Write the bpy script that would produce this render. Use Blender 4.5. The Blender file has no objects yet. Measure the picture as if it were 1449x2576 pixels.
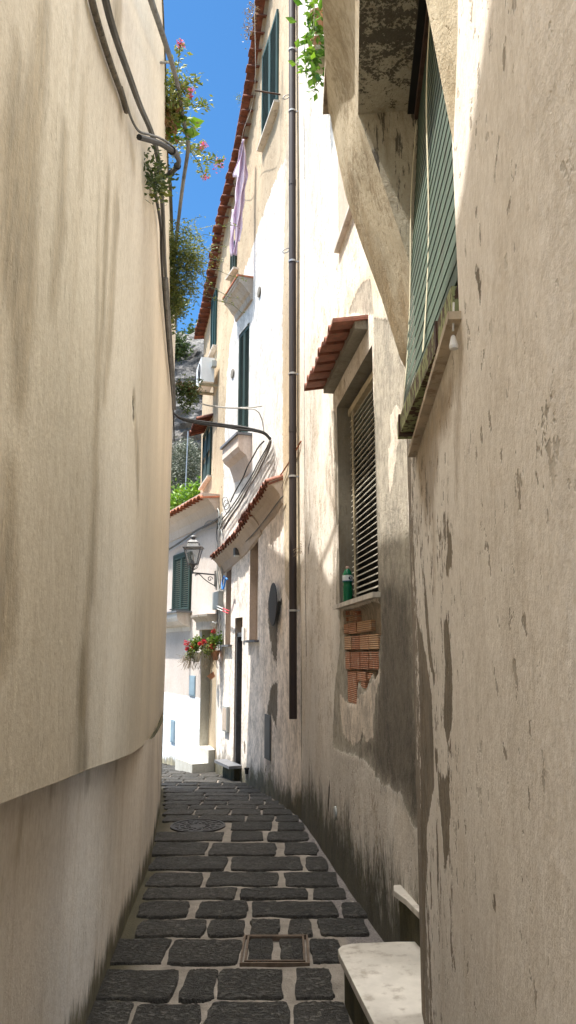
import bpy, math, random
import numpy as np
from mathutils import Vector, Matrix
random.seed(7); rng = np.random.default_rng(11)
S = bpy.context.scene
COL = S.collection
R = math.radians

# ------------------------------------------------------------------ camera
PITCH = 11.0
cd = bpy.data.cameras.new('camera'); cam = bpy.data.objects.new('camera', cd); COL.objects.link(cam)
cam.location = (0, 0, 0); cam.rotation_euler = (R(90 + PITCH), 0, 0)
cd.sensor_fit = 'VERTICAL'; cd.angle = 2 * math.atan(1288 / 1806.0)
cd.clip_start = 0.02; cd.clip_end = 1000
S.camera = cam
# ------------------------------------------------------------------ sun and sky
LIGHT = Vector((1.0, 0.12, -2.6)).normalized()
sd = bpy.data.lights.new('sun', 'SUN'); sun = bpy.data.objects.new('sun', sd); COL.objects.link(sun)
sd.energy = 2.15; sd.angle = R(0.6); sd.color = (1.0, 0.94, 0.85)
sun.rotation_euler = LIGHT.to_track_quat('-Z', 'Y').to_euler(); sun.location = (-6, 0, 20)
wd = bpy.data.worlds.new('World'); S.world = wd; wd.use_nodes = True
nt = wd.node_tree; bg = nt.nodes['Background']
sky = nt.nodes.new('ShaderNodeTexSky'); sky.sky_type = 'NISHITA'; sky.sun_disc = False
sky.sun_elevation = math.asin(-LIGHT.z); sky.sun_rotation = math.atan2(-LIGHT.x, -LIGHT.y)
sky.air_density = 1.0; sky.dust_density = 0.3; sky.ozone_density = 3.0; sky.altitude = 600
hs = nt.nodes.new('ShaderNodeMix'); hs.data_type = 'RGBA'; hs.blend_type = 'MULTIPLY'; hs.inputs[0].default_value = 1.0
hs.inputs[7].default_value = (.34, .62, .76, 1); nt.links.new(sky.outputs[0], hs.inputs[6])
nt.links.new(hs.outputs[2], bg.inputs[0]); bg.inputs[1].default_value = 0.07
# added cloud-like glow overhead, unseen above the frame, to fill the shaded lane
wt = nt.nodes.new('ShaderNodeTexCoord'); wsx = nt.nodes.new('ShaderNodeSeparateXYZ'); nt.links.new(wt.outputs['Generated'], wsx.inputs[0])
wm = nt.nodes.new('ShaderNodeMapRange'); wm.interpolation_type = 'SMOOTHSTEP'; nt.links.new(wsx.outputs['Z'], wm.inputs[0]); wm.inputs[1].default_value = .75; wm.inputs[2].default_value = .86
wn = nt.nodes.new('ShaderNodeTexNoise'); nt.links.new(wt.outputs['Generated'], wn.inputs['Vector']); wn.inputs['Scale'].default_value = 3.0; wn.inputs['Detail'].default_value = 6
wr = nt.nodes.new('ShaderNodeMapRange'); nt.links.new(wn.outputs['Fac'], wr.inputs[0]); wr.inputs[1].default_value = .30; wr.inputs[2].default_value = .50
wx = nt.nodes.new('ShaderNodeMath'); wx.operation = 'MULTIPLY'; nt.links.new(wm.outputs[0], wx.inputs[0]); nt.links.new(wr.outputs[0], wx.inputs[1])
cb = nt.nodes.new('ShaderNodeBackground'); cb.inputs[0].default_value = (1.0, .97, .91, 1); SKY_FILL = 3.2; cb.inputs[1].default_value = SKY_FILL
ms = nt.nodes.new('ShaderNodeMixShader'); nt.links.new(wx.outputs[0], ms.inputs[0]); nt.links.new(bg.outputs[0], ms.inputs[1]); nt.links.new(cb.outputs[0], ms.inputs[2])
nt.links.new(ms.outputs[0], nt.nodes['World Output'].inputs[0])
S.view_settings.view_transform = 'Standard'; S.view_settings.look = 'None'
S.view_settings.gamma = 1.0; S.view_settings.exposure = 2.2
S.render.engine = 'CYCLES'
S.cycles.max_bounces = 14; S.cycles.diffuse_bounces = 10; S.cycles.transparent_max_bounces = 8

# ------------------------------------------------------------------ photo geometry -> world
F_, CX, CY = 1806.0, 724.5, 1288.0
cp, sp = math.cos(R(PITCH)), math.sin(R(PITCH))
def ray(u, v):
    a = (u - CX) / F_; b = (CY - v) / F_; d = cp - b * sp
    return a / d, (sp + b * cp) / d
def P(u, v, Y):
    kx, kz = ray(u, v); return Vector((kx * Y, Y, kz * Y))
def ground(y):
    z = -1.7 - 0.02 * y
    if y > 8.7: z -= 0.03 * (y - 8.7)
    if y > 13.4: z -= 0.04 * (y - 13.4)
    return z
def G(u, v):                                        # where the line of sight meets the street
    kx, kz = ray(u, v); y = 4.0
    for _ in range(60): y = ground(y) / kz if kz < -1e-3 else 30
    return Vector((kx * y, y, ground(y)))
class Path:
    """plan polyline of a wall; side=-1: its face looks to the left of travel"""
    def __init__(s, pts, side):
        s.p = [np.array(q, float) for q in pts]; s.side = side
        s.L = [0.0]
        for a, b in zip(s.p, s.p[1:]): s.L.append(s.L[-1] + float(np.linalg.norm(b - a)))
    def xy(s, t):
        i = max(0, min(len(s.p) - 2, int(np.searchsorted(s.L, t, side='right')) - 1))
        a, b = s.p[i], s.p[i + 1]; k = (t - s.L[i]) / (s.L[i + 1] - s.L[i])
        d = (b - a) / np.linalg.norm(b - a)
        return a + (b - a) * k, d
    def pt(s, t, z, off=0.0):
        q, d = s.xy(t); n = np.array([-d[1], d[0]]) * s.side
        return Vector((q[0] + n[0] * off, q[1] + n[1] * off, z))
    def dirs(s, t):
        q, d = s.xy(t); n = np.array([-d[1], d[0]]) * s.side
        return Vector((d[0], d[1], 0)), Vector((n[0], n[1], 0))
    def hit(s, u, v, off=0.0, far=False):
        kx, kz = ray(u, v); best = None
        for i in range(len(s.p) - 1):
            a, b = s.p[i], s.p[i + 1]; d = (b - a) / np.linalg.norm(b - a); n = np.array([-d[1], d[0]]) * s.side
            a = a + n * off; b = b + n * off
            den = (b[0] - a[0]) - kx * (b[1] - a[1])
            if abs(den) < 1e-9: continue
            k = (kx * a[1] - a[0]) / den
            lo = -.02 if i else -9; hi = 1.02 if i < len(s.p) - 2 else 9
            if not (lo <= k <= hi): continue
            y = a[1] + (b[1] - a[1]) * k
            if y < .3 or y > 60: continue
            t = s.L[i] + k * (s.L[i + 1] - s.L[i])
            if best is None or (y < best[1]) != far: best = (t, y, kz * y)
        if best is None:
            raise ValueError('no hit %s %s' % (u, v))
        return best
    def sz(s, u, v, off=0.0):
        t, y, z = s.hit(u, v, off); return t, z

# ------------------------------------------------------------------ object helpers
def tag(o, label=None, cat=None, group=None, kind=None):
    if label: o['label'] = label
    if cat: o['category'] = cat
    if group: o['group'] = group
    if kind: o['kind'] = kind
    return o
def thing(name, loc, label, cat, group=None):
    o = bpy.data.objects.new(name, None); COL.objects.link(o); o.location = loc
    o.empty_display_size = .1
    return tag(o, label, cat, group)
def link(name, me, mat, parent=None, smooth=False):
    o = bpy.data.objects.new(name, me); COL.objects.link(o)
    for m in (mat if isinstance(mat, (list, tuple)) else [mat]): me.materials.append(m)
    if parent is not None:
        o.parent = parent
        q = parent; loc = Vector((0, 0, 0))
        while q is not None:
            loc += q.location if q.type == 'EMPTY' else Vector((0, 0, 0)); q = q.parent
        o.matrix_parent_inverse = Matrix.Translation(-loc) if parent.type == 'EMPTY' else Matrix.Identity(4)
    if smooth: me.polygons.foreach_set('use_smooth', [True] * len(me.polygons))
    return o
class MB:
    def __init__(s): s.v = []; s.f = []
    def add(s, vs, fs):
        n = len(s.v); s.v += [tuple(v) for v in vs]; s.f += [tuple(i + n for i in f) for f in fs]; return s
    def box8(s, c):
        return s.add(c, [(0, 3, 2, 1), (4, 5, 6, 7), (0, 1, 5, 4), (1, 2, 6, 5), (2, 3, 7, 6), (3, 0, 4, 7)])
    def box(s, x0, x1, y0, y1, z0, z1):
        return s.box8([(x0, y0, z0), (x1, y0, z0), (x1, y1, z0), (x0, y1, z0), (x0, y0, z1), (x1, y0, z1), (x1, y1, z1), (x0, y1, z1)])
    def on(s, W, s0, s1, z0, z1, o0, o1, z0b=None, z1b=None):
        """box lying along wall W between offsets o0..o1; z0b,z1b: heights at the s1 end"""
        z0b = z0 if z0b is None else z0b; z1b = z1 if z1b is None else z1b
        return s.box8([W.pt(s0, z0, o0), W.pt(s1, z0b, o0), W.pt(s1, z0b, o1), W.pt(s0, z0, o1),
                       W.pt(s0, z1, o0), W.pt(s1, z1b, o0), W.pt(s1, z1b, o1), W.pt(s0, z1, o1)])
    def slat(s, W, s0, s1, z, h, o0, o1, th):
        """tilted louvre: inner edge high, outer edge low"""
        return s.box8([W.pt(s0, z + h, o0), W.pt(s1, z + h, o0), W.pt(s1, z, o1), W.pt(s0, z, o1),
                       W.pt(s0, z + h + th, o0), W.pt(s1, z + h + th, o0), W.pt(s1, z + th, o1), W.pt(s0, z + th, o1)])
    def tube(s, pts, r, n=7, cap=True):
        pts = [Vector(p) for p in pts]; m = len(pts); rs = r if isinstance(r, (list, tuple)) else [r] * m
        up = None; base = len(s.v)
        for i, p in enumerate(pts):
            d = (pts[min(i + 1, m - 1)] - pts[max(i - 1, 0)]).normalized()
            if up is None:
                up = Vector((0, 0, 1)) if abs(d.z) < .9 else Vector((1, 0, 0))
            x = d.cross(up).normalized(); y = x.cross(d).normalized(); up = y
            for k in range(n):
                a = 2 * math.pi * k / n
                s.v.append(tuple(p + (x * math.cos(a) + y * math.sin(a)) * rs[i]))
        for i in range(m - 1):
            for k in range(n):
                a = base + i * n + k; b = base + i * n + (k + 1) % n
                s.f.append((a, b, b + n, a + n))
        if cap:
            s.f.append(tuple(base + k for k in range(n))[::-1]); s.f.append(tuple(base + (m - 1) * n + k for k in range(n)))
        return s
    def lathe(s, c, prof, n=16, axis=None):
        """prof: (radius, height) from bottom up"""
        c = Vector(c); ax = Vector(axis).normalized() if axis is not None else Vector((0, 0, 1))
        q = ax.to_track_quat('Z', 'Y').to_matrix(); base = len(s.v)
        for r, h in prof:
            for k in range(n):
                a = 2 * math.pi * k / n
                s.v.append(tuple(c + q @ Vector((r * math.cos(a), r * math.sin(a), h))))
        for i in range(len(prof) - 1):
            for k in range(n):
                a = base + i * n + k; b = base + i * n + (k + 1) % n
                s.f.append((a, b, b + n, a + n))
        s.f.append(tuple(base + k for k in range(n))[::-1]); m = len(prof) - 1
        s.f.append(tuple(base + m * n + k for k in range(n)))
        return s
    def loft(s, loops, closed=True, caps=True):
        n = len(loops[0]); base = len(s.v)
        for l in loops: s.v += [tuple(p) for p in l]
        for i in range(len(loops) - 1):
            for k in range(n if closed else n - 1):
                a = base + i * n + k; b = base + i * n + (k + 1) % n
                s.f.append((a, b, b + n, a + n))
        if caps and closed:
            s.f.append(tuple(base + k for k in range(n))[::-1]); s.f.append(tuple(base + (len(loops) - 1) * n + k for k in range(n)))
        return s
    def build(s, name, mat, parent=None, smooth=False, fix=True):
        me = bpy.data.meshes.new(name); me.from_pydata([tuple(v) for v in s.v], [], s.f)
        if fix:
            import bmesh
            bm = bmesh.new(); bm.from_mesh(me); bmesh.ops.recalc_face_normals(bm, faces=bm.faces); bm.to_mesh(me); bm.free()
        if smooth:
            me.polygons.foreach_set('use_smooth', [True] * len(me.polygons))
            try: me.set_sharp_from_angle(angle=R(40))
            except Exception: pass
        return link(name, me, mat, parent)
def curve(pts, n=6):
    """catmull-rom through points"""
    p = [Vector(q) for q in pts]
    if len(p) < 3: return p
    p = [p[0] * 2 - p[1]] + p + [p[-1] * 2 - p[-2]]; out = []
    for i in range(1, len(p) - 2):
        for k in range(n):
            t = k / n; a, b, c, d = p[i - 1], p[i], p[i + 1], p[i + 2]
            out.append(.5 * ((2 * b) + (c - a) * t + (2 * a - 5 * b + 4 * c - d) * t * t + (3 * b - a - 3 * c + d) * t ** 3))
    out.append(p[-2]); return out

# ------------------------------------------------------------------ materials
class NT:
    def __init__(s, name):
        s.m = bpy.data.materials.new(name); s.m.use_nodes = True; s.t = s.m.node_tree
        s.b = s.t.nodes['Principled BSDF']; s.tc = s.t.nodes.new('ShaderNodeTexCoord')
    def lk(s, a, b): s.t.links.new(a, b)
    def setin(s, sock, v):
        if isinstance(v, bpy.types.NodeSocket): s.lk(v, sock)
        elif isinstance(v, (tuple, list)) and len(v) == 3 and sock.type == 'RGBA': sock.default_value = (*v, 1)
        else: sock.default_value = v
    def map(s, scale, src=None, loc=(0, 0, 0)):
        n = s.t.nodes.new('ShaderNodeMapping'); s.lk(src or s.tc.outputs['Object'], n.inputs[0])
        n.inputs['Scale'].default_value = scale; n.inputs['Location'].default_value = loc; return n.outputs[0]
    def noise(s, scale, detail=4, rough=.55, src=None, loc=(0, 0, 0), dist=0.0):
        n = s.t.nodes.new('ShaderNodeTexNoise'); s.lk(s.map(scale, src, loc), n.inputs['Vector'])
        n.inputs['Scale'].default_value = 1; n.inputs['Detail'].default_value = detail; n.inputs['Roughness'].default_value = rough
        n.inputs['Distortion'].default_value = dist
        return n.outputs['Fac']
    def voro(s, scale, src=None, feat='F1'):
        n = s.t.nodes.new('ShaderNodeTexVoronoi'); n.feature = feat; s.lk(s.map(scale, src), n.inputs['Vector']); n.inputs['Scale'].default_value = 1
        return n.outputs['Distance']
    def ma(s, op, a, b=0.0, c=None):
        n = s.t.nodes.new('ShaderNodeMath'); n.operation = op; s.setin(n.inputs[0], a); s.setin(n.inputs[1], b)
        if c is not None: s.setin(n.inputs[2], c)
        return n.outputs[0]
    def step(s, x, lo, hi, a=0.0, b=1.0):
        n = s.t.nodes.new('ShaderNodeMapRange'); n.interpolation_type = 'SMOOTHSTEP'
        s.setin(n.inputs[0], x); n.inputs[1].default_value = lo; n.inputs[2].default_value = hi
        n.inputs[3].default_value = a; n.inputs[4].default_value = b; return n.outputs[0]
    def mix(s, f, a, b, mode='MIX'):
        n = s.t.nodes.new('ShaderNodeMix'); n.data_type = 'RGBA'; n.blend_type = mode
        s.setin(n.inputs[0], f); s.setin(n.inputs[6], a); s.setin(n.inputs[7], b); return n.outputs[2]
    def attr(s, name):
        n = s.t.nodes.new('ShaderNodeAttribute'); n.attribute_name = name; return n.outputs['Fac']
    def bump(s, h, strength=.4, dist=.01):
        n = s.t.nodes.new('ShaderNodeBump'); s.setin(n.inputs['Height'], h); n.inputs['Strength'].default_value = strength
        n.inputs['Distance'].default_value = dist; s.lk(n.outputs[0], s.b.inputs['Normal'])
    def out(s, col, rough=.85, **kw):
        s.setin(s.b.inputs['Base Color'], col); s.setin(s.b.inputs['Roughness'], rough)
        for k, v in kw.items(): s.setin(s.b.inputs[k.replace('_', ' ')], v)
        return s.m
def dim(c, k): return tuple(x * k for x in c)
def simple(name, col, rough=.6, var=.25, scale=6, bump=.15, bs=60, dirt=None, metallic=0.0, **kw):
    n = NT(name)
    a = n.noise((scale,) * 3, 5, .6); b = n.noise((bs,) * 3, 3, .6)
    c = n.mix(n.step(a, .3, .7), dim(col, 1 - var), dim(col, 1 + var * .5))
    if dirt: c = n.mix(n.ma('MULTIPLY', n.step(n.noise((scale * 2.3, scale * 2.3, scale * .7), 6, .65), .5, .68), .8), c, dirt)
    n.bump(n.ma('ADD', b, n.ma('MULTIPLY', a, .5)), bump, .004)
    return n.out(c, rough, Metallic=metallic, **kw)
def plaster(name, base, masks=(), streak=.18, pits=.5, grain=.5, moss=None, soft=.0, blotch=.12, pitcol=.55, grime=0.0, iso=False):
    """masks: (attribute, colour, noise amplitude in m, edge width, relief, strength)"""
    n = NT(name)
    big = n.noise((.7, .7, .5), 4, .5); st = n.noise((2.5, 2.5, .8) if iso else (5, 5, .45), 5, .6, dist=.0); st2 = n.noise((11, 11, 3.) if iso else (22, 22, 1.2), 4, .6)
    c = n.mix(n.step(big, .35, .65), dim(base, 1 - blotch), dim(base, 1 + blotch * .4))
    c = n.mix(n.ma('MULTIPLY', n.step(st, .52, .75), streak * 2), c, (base[0] * .62, base[1] * .52, base[2] * .38))
    c = n.mix(n.ma('MULTIPLY', n.step(st2, .5, .8), streak), c, (base[0] * .6, base[1] * .52, base[2] * .42))
    fine = n.noise((90, 90, 70), 3, .7); mid = n.noise((14, 14, 9), 5, .62)
    c = n.mix(n.step(n.noise((45, 45, 22), 4, .75, loc=(4, 4, 4)), .30, .70), dim(c, .88) if not isinstance(c, bpy.types.NodeSocket) else n.mix(1.0, c, (.84, .82, .79), 'MULTIPLY'), c)
    c = n.mix(n.ma('MULTIPLY', n.step(n.noise((4, 4, 2.2) if iso else (7, 7, 1.1), 6, .72, loc=(7, 1, 4)), .50, .66), .3 * blotch / .12), c, n.mix(1.0, c, (.78, .74, .68), 'MULTIPLY'))
    h = n.ma('ADD', n.ma('MULTIPLY', fine, .35 * grain), n.ma('MULTIPLY', mid, .65))
    if pits:
        p = n.step(n.noise((17, 17, 12) if iso else (26, 26, 7), 4, .65, loc=(3, 1, 2)), .60, .65)
        p = n.ma('MULTIPLY', p, n.step(n.noise((2.1, 2.1, 1.3), 3, .5, loc=(9, 4, 0)), .40, .56))
        c = n.mix(n.ma('MULTIPLY', p, pits), c, dim((base[0], base[1] * .93, base[2] * .82), pitcol))
        h = n.ma('SUBTRACT', h, n.ma('MULTIPLY', p, .5 * pits))
    if grime:
        gm = n.ma('ADD', n.ma('MULTIPLY', n.noise((5, 5, 3.2), 7, .8, loc=(3, 9, 1)), .55), n.ma('MULTIPLY', n.noise((34, 34, 26), 5, .78, loc=(8, 9, 1)), .45))
        gz = n.step(n.noise((1.3, 1.3, .55), 5, .6, loc=(6, 2, 5)), .38, .60)
        g_ = n.ma('MULTIPLY', n.ma('MULTIPLY', n.step(gm, .47, .58), gz), grime)
        c = n.mix(g_, c, (base[0] * .42, base[1] * .36, base[2] * .28)); h = n.ma('SUBTRACT', h, n.ma('MULTIPLY', g_, .4))
    edge = n.ma('ADD', n.ma('MULTIPLY', n.noise((8, 8, 4.5) if iso else (16, 16, 3.2), 6, .72, loc=(5, 2, 7)), .6), n.ma('MULTIPLY', n.noise((30, 30, 20) if iso else (75, 75, 8), 5, .7, loc=(2, 2, 7)), .4)); soil = n.noise((5, 5, 3) if iso else (9, 9, 2.2), 6, .74, loc=(1, 8, 3)); soil2 = n.ma('ADD', n.ma('MULTIPLY', soil, .55), n.ma('MULTIPLY', n.noise((24, 24, 16) if iso else (40, 40, 5), 5, .75, loc=(6, 8, 3)), .45))
    for (at, col, amp, w, rel, stg) in masks:
        d = n.ma('ADD', n.attr(at), n.ma('MULTIPLY', n.ma('SUBTRACT', edge, .5), amp * 5))
        f = n.ma('MULTIPLY', n.step(d, -w, w), stg)
        cc = n.mix(n.step(soil2, .36, .62), dim(col, .58), dim(col, 1.30)) if not isinstance(col, bpy.types.NodeSocket) and not callable(col) else col(n)
        c = n.mix(f, c, cc)
        if rel: h = n.ma('ADD', h, n.ma('MULTIPLY', f, rel))
    if moss:
        amt, mc = moss
        d = n.ma('SUBTRACT', n.ma('MULTIPLY', n.noise((2.6, 2.6, .8) if iso else (3.2, 3.2, .35), 7, .76, loc=(2, 2, 0)), amt * 2), n.attr('h'))
        d2 = n.ma('ADD', d, n.ma('MULTIPLY', n.ma('SUBTRACT', n.noise((45, 45, 12), 5, .7), .5), amt * 1.1))
        c = n.mix(n.ma('MULTIPLY', n.step(d2, amt * .1, amt * .75), .93), c, n.mix(n.step(soil, .4, .65), mc, dim(mc, 2.3)))
    n.bump(h, .55, .013 * grain + .005)
    return n.out(c, .92)
M = {}
def leafmat(name, a, b, rough=.5, trans=.25):
    n = NT(name); g = n.t.nodes.new('ShaderNodeNewGeometry')
    c = n.mix(g.outputs['Random Per Island'], a, b)
    m = n.out(c, rough)
    tr = n.t.nodes.new('ShaderNodeBsdfTranslucent'); n.lk(c, tr.inputs[0])
    mx = n.t.nodes.new('ShaderNodeMixShader'); mx.inputs[0].default_value = trans
    n.lk(n.b.outputs[0], mx.inputs[1]); n.lk(tr.outputs[0], mx.inputs[2])
    n.lk(mx.outputs[0], n.t.nodes['Material Output'].inputs[0]); return m
M['leaf'] = leafmat('creeper_leaf', (.09, .13, .02), (.24, .26, .05))
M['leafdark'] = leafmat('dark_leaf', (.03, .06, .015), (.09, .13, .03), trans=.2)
M['olive'] = leafmat('olive_leaf', (.035, .05, .025), (.12, .14, .10), trans=.1)
M['lemon'] = leafmat('bright_leaf', (.05, .13, .008), (.17, .30, .02), trans=.35)
M['dryleaf'] = leafmat('dry_leaf', (.14, .06, .015), (.20, .14, .04))
M['petal'] = leafmat('pink_petal', (.45, .06, .12), (.65, .16, .25), trans=.3)
M['red'] = leafmat('red_petal', (.42, .008, .015), (.62, .03, .05), trans=.2)
M['straw'] = leafmat('dry_stems', (.16, .11, .06), (.32, .25, .16), trans=.1)
M['tile'] = simple('terracotta', (.42, .15, .075), .85, .35, 9, .4, 50, dirt=(.13, .07, .045))
M['tileold'] = simple('old_terracotta', (.21, .075, .045), .9, .45, 5, .5, 40, dirt=(.05, .03, .025))
M['tilered'] = simple('clay_tile', (.25, .09, .055), .75, .22, 14, .25, 60, dirt=(.14, .075, .05))
M['pipe'] = simple('brown_painted_metal', (.024, .015, .015), .6, .15, 3, .05, 40)
M['clip'] = simple('zinc_clip', (.45, .45, .45), .4, .1, 9, .1, 90, metallic=.6)
M['marble'] = simple('worn_marble', (.56, .52, .46), .5, .16, 5, .15, 120, dirt=(.30, .26, .21))
M['marbledark'] = simple('stained_stone', (.30, .24, .17), .8, .3, 5, .3, 60, dirt=(.10, .07, .045))
M['slate'] = simple('grey_slate', (.13, .135, .15), .5, .2, 8, .1, 80)
M['greenpaint'] = simple('dark_green_paint', (.010, .032, .024), .75, .2, 3, .06, 60)
M['tealpaint'] = simple('teal_green_paint', (.009, .055, .055), .7, .2, 3, .06, 60)
M['blind'] = simple('faded_green_slat', (.065, .105, .075), .6, .2, 5, .08, 60, dirt=(.06, .075, .055))
M['strap'] = simple('cream_webbing', (.66, .62, .46), .8, .1, 9, .1, 90)
n = NT('rusty_green_beam'); k = n.step(n.noise((34, 34, 14), 5, .7), .47, .56)
M['beam'] = n.out(n.mix(k, (.30, .33, .15), (.075, .038, .022)), .75)
M['rust'] = simple('rust_brown', (.07, .035, .022), .8, .4, 20, .3, 60)
M['iron'] = simple('grey_iron', (.10, .10, .105), .5, .3, 10, .1, 60)
M['irondark'] = simple('black_iron', (.018, .018, .02), .45, .3, 10, .1, 60)
M['cable'] = simple('grey_cable', (.13, .13, .125), .65, .3, 5, .1, 60)
M['cablelight'] = simple('pale_grey_cable', (.33, .32, .30), .6, .3, 5, .1, 60)
M['cabledark'] = simple('black_cable', (.022, .022, .023), .6, .3, 5, .1, 60)
M['conduit'] = simple('weathered_conduit', (.17, .17, .165), .75, .35, 4, .3, 40, dirt=(.06, .055, .045))
M['conduitcrust'] = simple('crusted_conduit', (.20, .18, .15), .95, .4, 12, .9, 30, dirt=(.03, .028, .022))
M['louvre'] = simple('cream_louvre', (.62, .60, .53), .5, .15, 8, .05, 60)
M['wood'] = simple('pale_old_wood', (.42, .36, .25), .8, .25, 9, .2, 50)
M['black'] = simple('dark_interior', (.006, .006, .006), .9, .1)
M['door'] = simple('black_lacquer', (.008, .010, .012), .25, .1)
M['white'] = simple('white_plastic', (.72, .72, .70), .45, .08, 5, .03)
M['metergrey'] = simple('grey_meter_box', (.36, .38, .37), .5, .1, 6, .05)
M['meterdark'] = simple('dark_grey_meter_door', (.085, .09, .095), .55, .2, 8, .1)
M['bluegrey'] = simple('blue_grey_plate', (.22, .31, .38), .55, .12, 6, .05)
M['laundry'] = None
n = NT('lilac_cloth'); c = n.mix(n.noise((8, 8, 3), 3), (.70, .60, .72), (.82, .74, .84)); M['laundry'] = n.out(c, .9)
tr = n.t.nodes.new('ShaderNodeBsdfTranslucent'); n.lk(c, tr.inputs[0]); mx = n.t.nodes.new('ShaderNodeMixShader'); mx.inputs[0].default_value = .35
n.lk(n.b.outputs[0], mx.inputs[1]); n.lk(tr.outputs[0], mx.inputs[2]); n.lk(mx.outputs[0], n.t.nodes['Material Output'].inputs[0])
n = NT('green_bottle_plastic'); M['bottle'] = n.out((.008, .17, .075), .15, Transmission_Weight=.4, IOR=1.35)
n = NT('lantern_glass'); M['glass'] = n.out((.85, .86, .84), .08, Transmission_Weight=.85, IOR=1.05)
M['bluehose'] = simple('blue_plastic', (.03, .20, .62), .4)
M['redplastic'] = simple('red_plastic', (.65, .05, .08), .4)
M['pot'] = simple('terracotta_pot', (.50, .24, .13), .85, .2, 9)
M['wpot'] = simple('white_pot', (.62, .60, .55), .7, .15, 9)
M['bark'] = simple('bark', (.10, .08, .055), .95, .3, 9, .6, 30)
# rock
n = NT('limestone_cliff'); a = n.noise((.22, .22, .12), 8, .65, dist=.6); b = n.noise((1.3, 1.3, .7), 7, .7)
c = n.mix(n.step(a, .35, .65), (.075, .075, .08), (.20, .195, .19)); c = n.mix(n.step(b, .5, .7), c, (.045, .045, .047))
c = n.mix(n.ma('MULTIPLY', n.step(n.noise((.1, .1, .3), 4), .52, .7), .5), c, (.20, .155, .11))
n.bump(n.ma('ADD', a, n.ma('MULTIPLY', b, .6)), 1.0, 1.2); M['rock'] = n.out(c, .95)
# paving
n = NT('basalt_paver'); g = n.t.nodes.new('ShaderNodeNewGeometry'); a = n.noise((9, 9, 9), 6, .65); b = n.noise((70, 70, 70), 4, .7)
c = n.mix(g.outputs['Random Per Island'], (.044, .043, .040), (.085, .079, .070)); c = n.mix(n.ma('MULTIPLY', n.step(n.noise((16, 30, 16), 6, .75), .50, .66), .7), c, (.105, .095, .075))
c = n.mix(n.ma('MULTIPLY', n.step(b, .6, .72), .6), c, (.13, .12, .10))
ch = n.step(n.noise((28, 44, 28), 6, .8, loc=(3, 5, 1)), .44, .60)
c = n.mix(n.ma('MULTIPLY', ch, .5), c, (.026, .025, .023)); c = n.mix(n.ma('MULTIPLY', n.step(n.noise((55, 70, 55), 5, .8, loc=(1, 5, 6)), .56, .64), .5), c, (.15, .135, .11))
n.bump(n.ma('ADD', n.ma('SUBTRACT', a, n.ma('MULTIPLY', ch, .7)), n.ma('MULTIPLY', b, .5)), 1.0, .022); M['paver'] = n.out(c, n.step(a, .2, .8, .5, .8))
n = NT('mortar_bed'); a = n.noise((5, 5, 5), 6, .65); b = n.noise((80, 80, 80), 4, .7)
c = n.mix(n.step(a, .3, .7), (.18, .155, .13), (.30, .265, .225)); c = n.mix(n.step(b, .6, .7), c, (.09, .08, .07))
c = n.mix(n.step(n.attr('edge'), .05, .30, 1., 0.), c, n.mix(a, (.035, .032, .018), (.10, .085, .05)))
c = n.mix(n.ma('MULTIPLY', n.step(n.attr('gutter'), .0, .06), .75), c, n.mix(n.step(b, .45, .6), (.085, .08, .085), (.24, .21, .20)))
n.bump(n.ma('ADD', a, b), .6, .01); M['mortar'] = n.out(c, .9)
# ------------------------------------------------------------------ wall builder
def seg_d(x, y, ax, ay, bx, by):
    dx, dy = bx - ax, by - ay; L = dx * dx + dy * dy + 1e-12
    t = np.clip(((x - ax) * dx + (y - ay) * dy) / L, 0, 1)
    return np.hypot(x - ax - t * dx, y - ay - t * dy), t
def sdf(poly, x, y):
    d = np.full(x.shape, 1e9); ins = np.zeros(x.shape, bool)
    for (ax, ay), (bx, by) in zip(poly, poly[1:] + poly[:1]):
        d = np.minimum(d, seg_d(x, y, ax, ay, bx, by)[0])
        c = ((ay > y) != (by > y)) & (x < (bx - ax) * (y - ay) / (by - ay + 1e-12) + ax); ins ^= c
    return np.where(ins, d, -d)
def stroke(line, x, y):
    """line: (s, z, halfwidth) points"""
    best = np.full(x.shape, -9.)
    for (ax, ay, aw), (bx, by, bw) in zip(line, line[1:]):
        d, t = seg_d(x, y, ax, ay, bx, by); best = np.maximum(best, aw + (bw - aw) * t - d)
    return best
def union(fs):
    return lambda x, y: np.maximum.reduce([f(x, y) for f in fs])
def polym(W, uv, off=0.0):
    p = [W.sz(u, v, off) for u, v in uv]; return lambda x, y: sdf(p, x, y)
def strokem(W, uvw):
    k = 2.1 if W is WL else 1.0; p = [(*W.sz(u, v), w * k) for u, v, w in uvw]; return lambda x, y: stroke(p, x, y)
def fbm(x, y, seed=0):
    r = np.random.default_rng(seed); o = np.zeros(x.shape)
    for k in range(9):
        f = .5 * 1.6 ** k; a = r.uniform(0, 6.28); o += np.sin(f * (x * math.cos(a) + y * math.sin(a)) * 2.2 + r.uniform(0, 6.28)) * .6 ** k
    return o * .4
def lines(a, b, d, extra):
    v = list(np.arange(a, b, d)) + [b]
    ex = [e for e in extra if a < e < b]
    v = [q for q in v if all(abs(q - e) > .45 * d for e in ex)] + ex
    return np.array(sorted(v))
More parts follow.
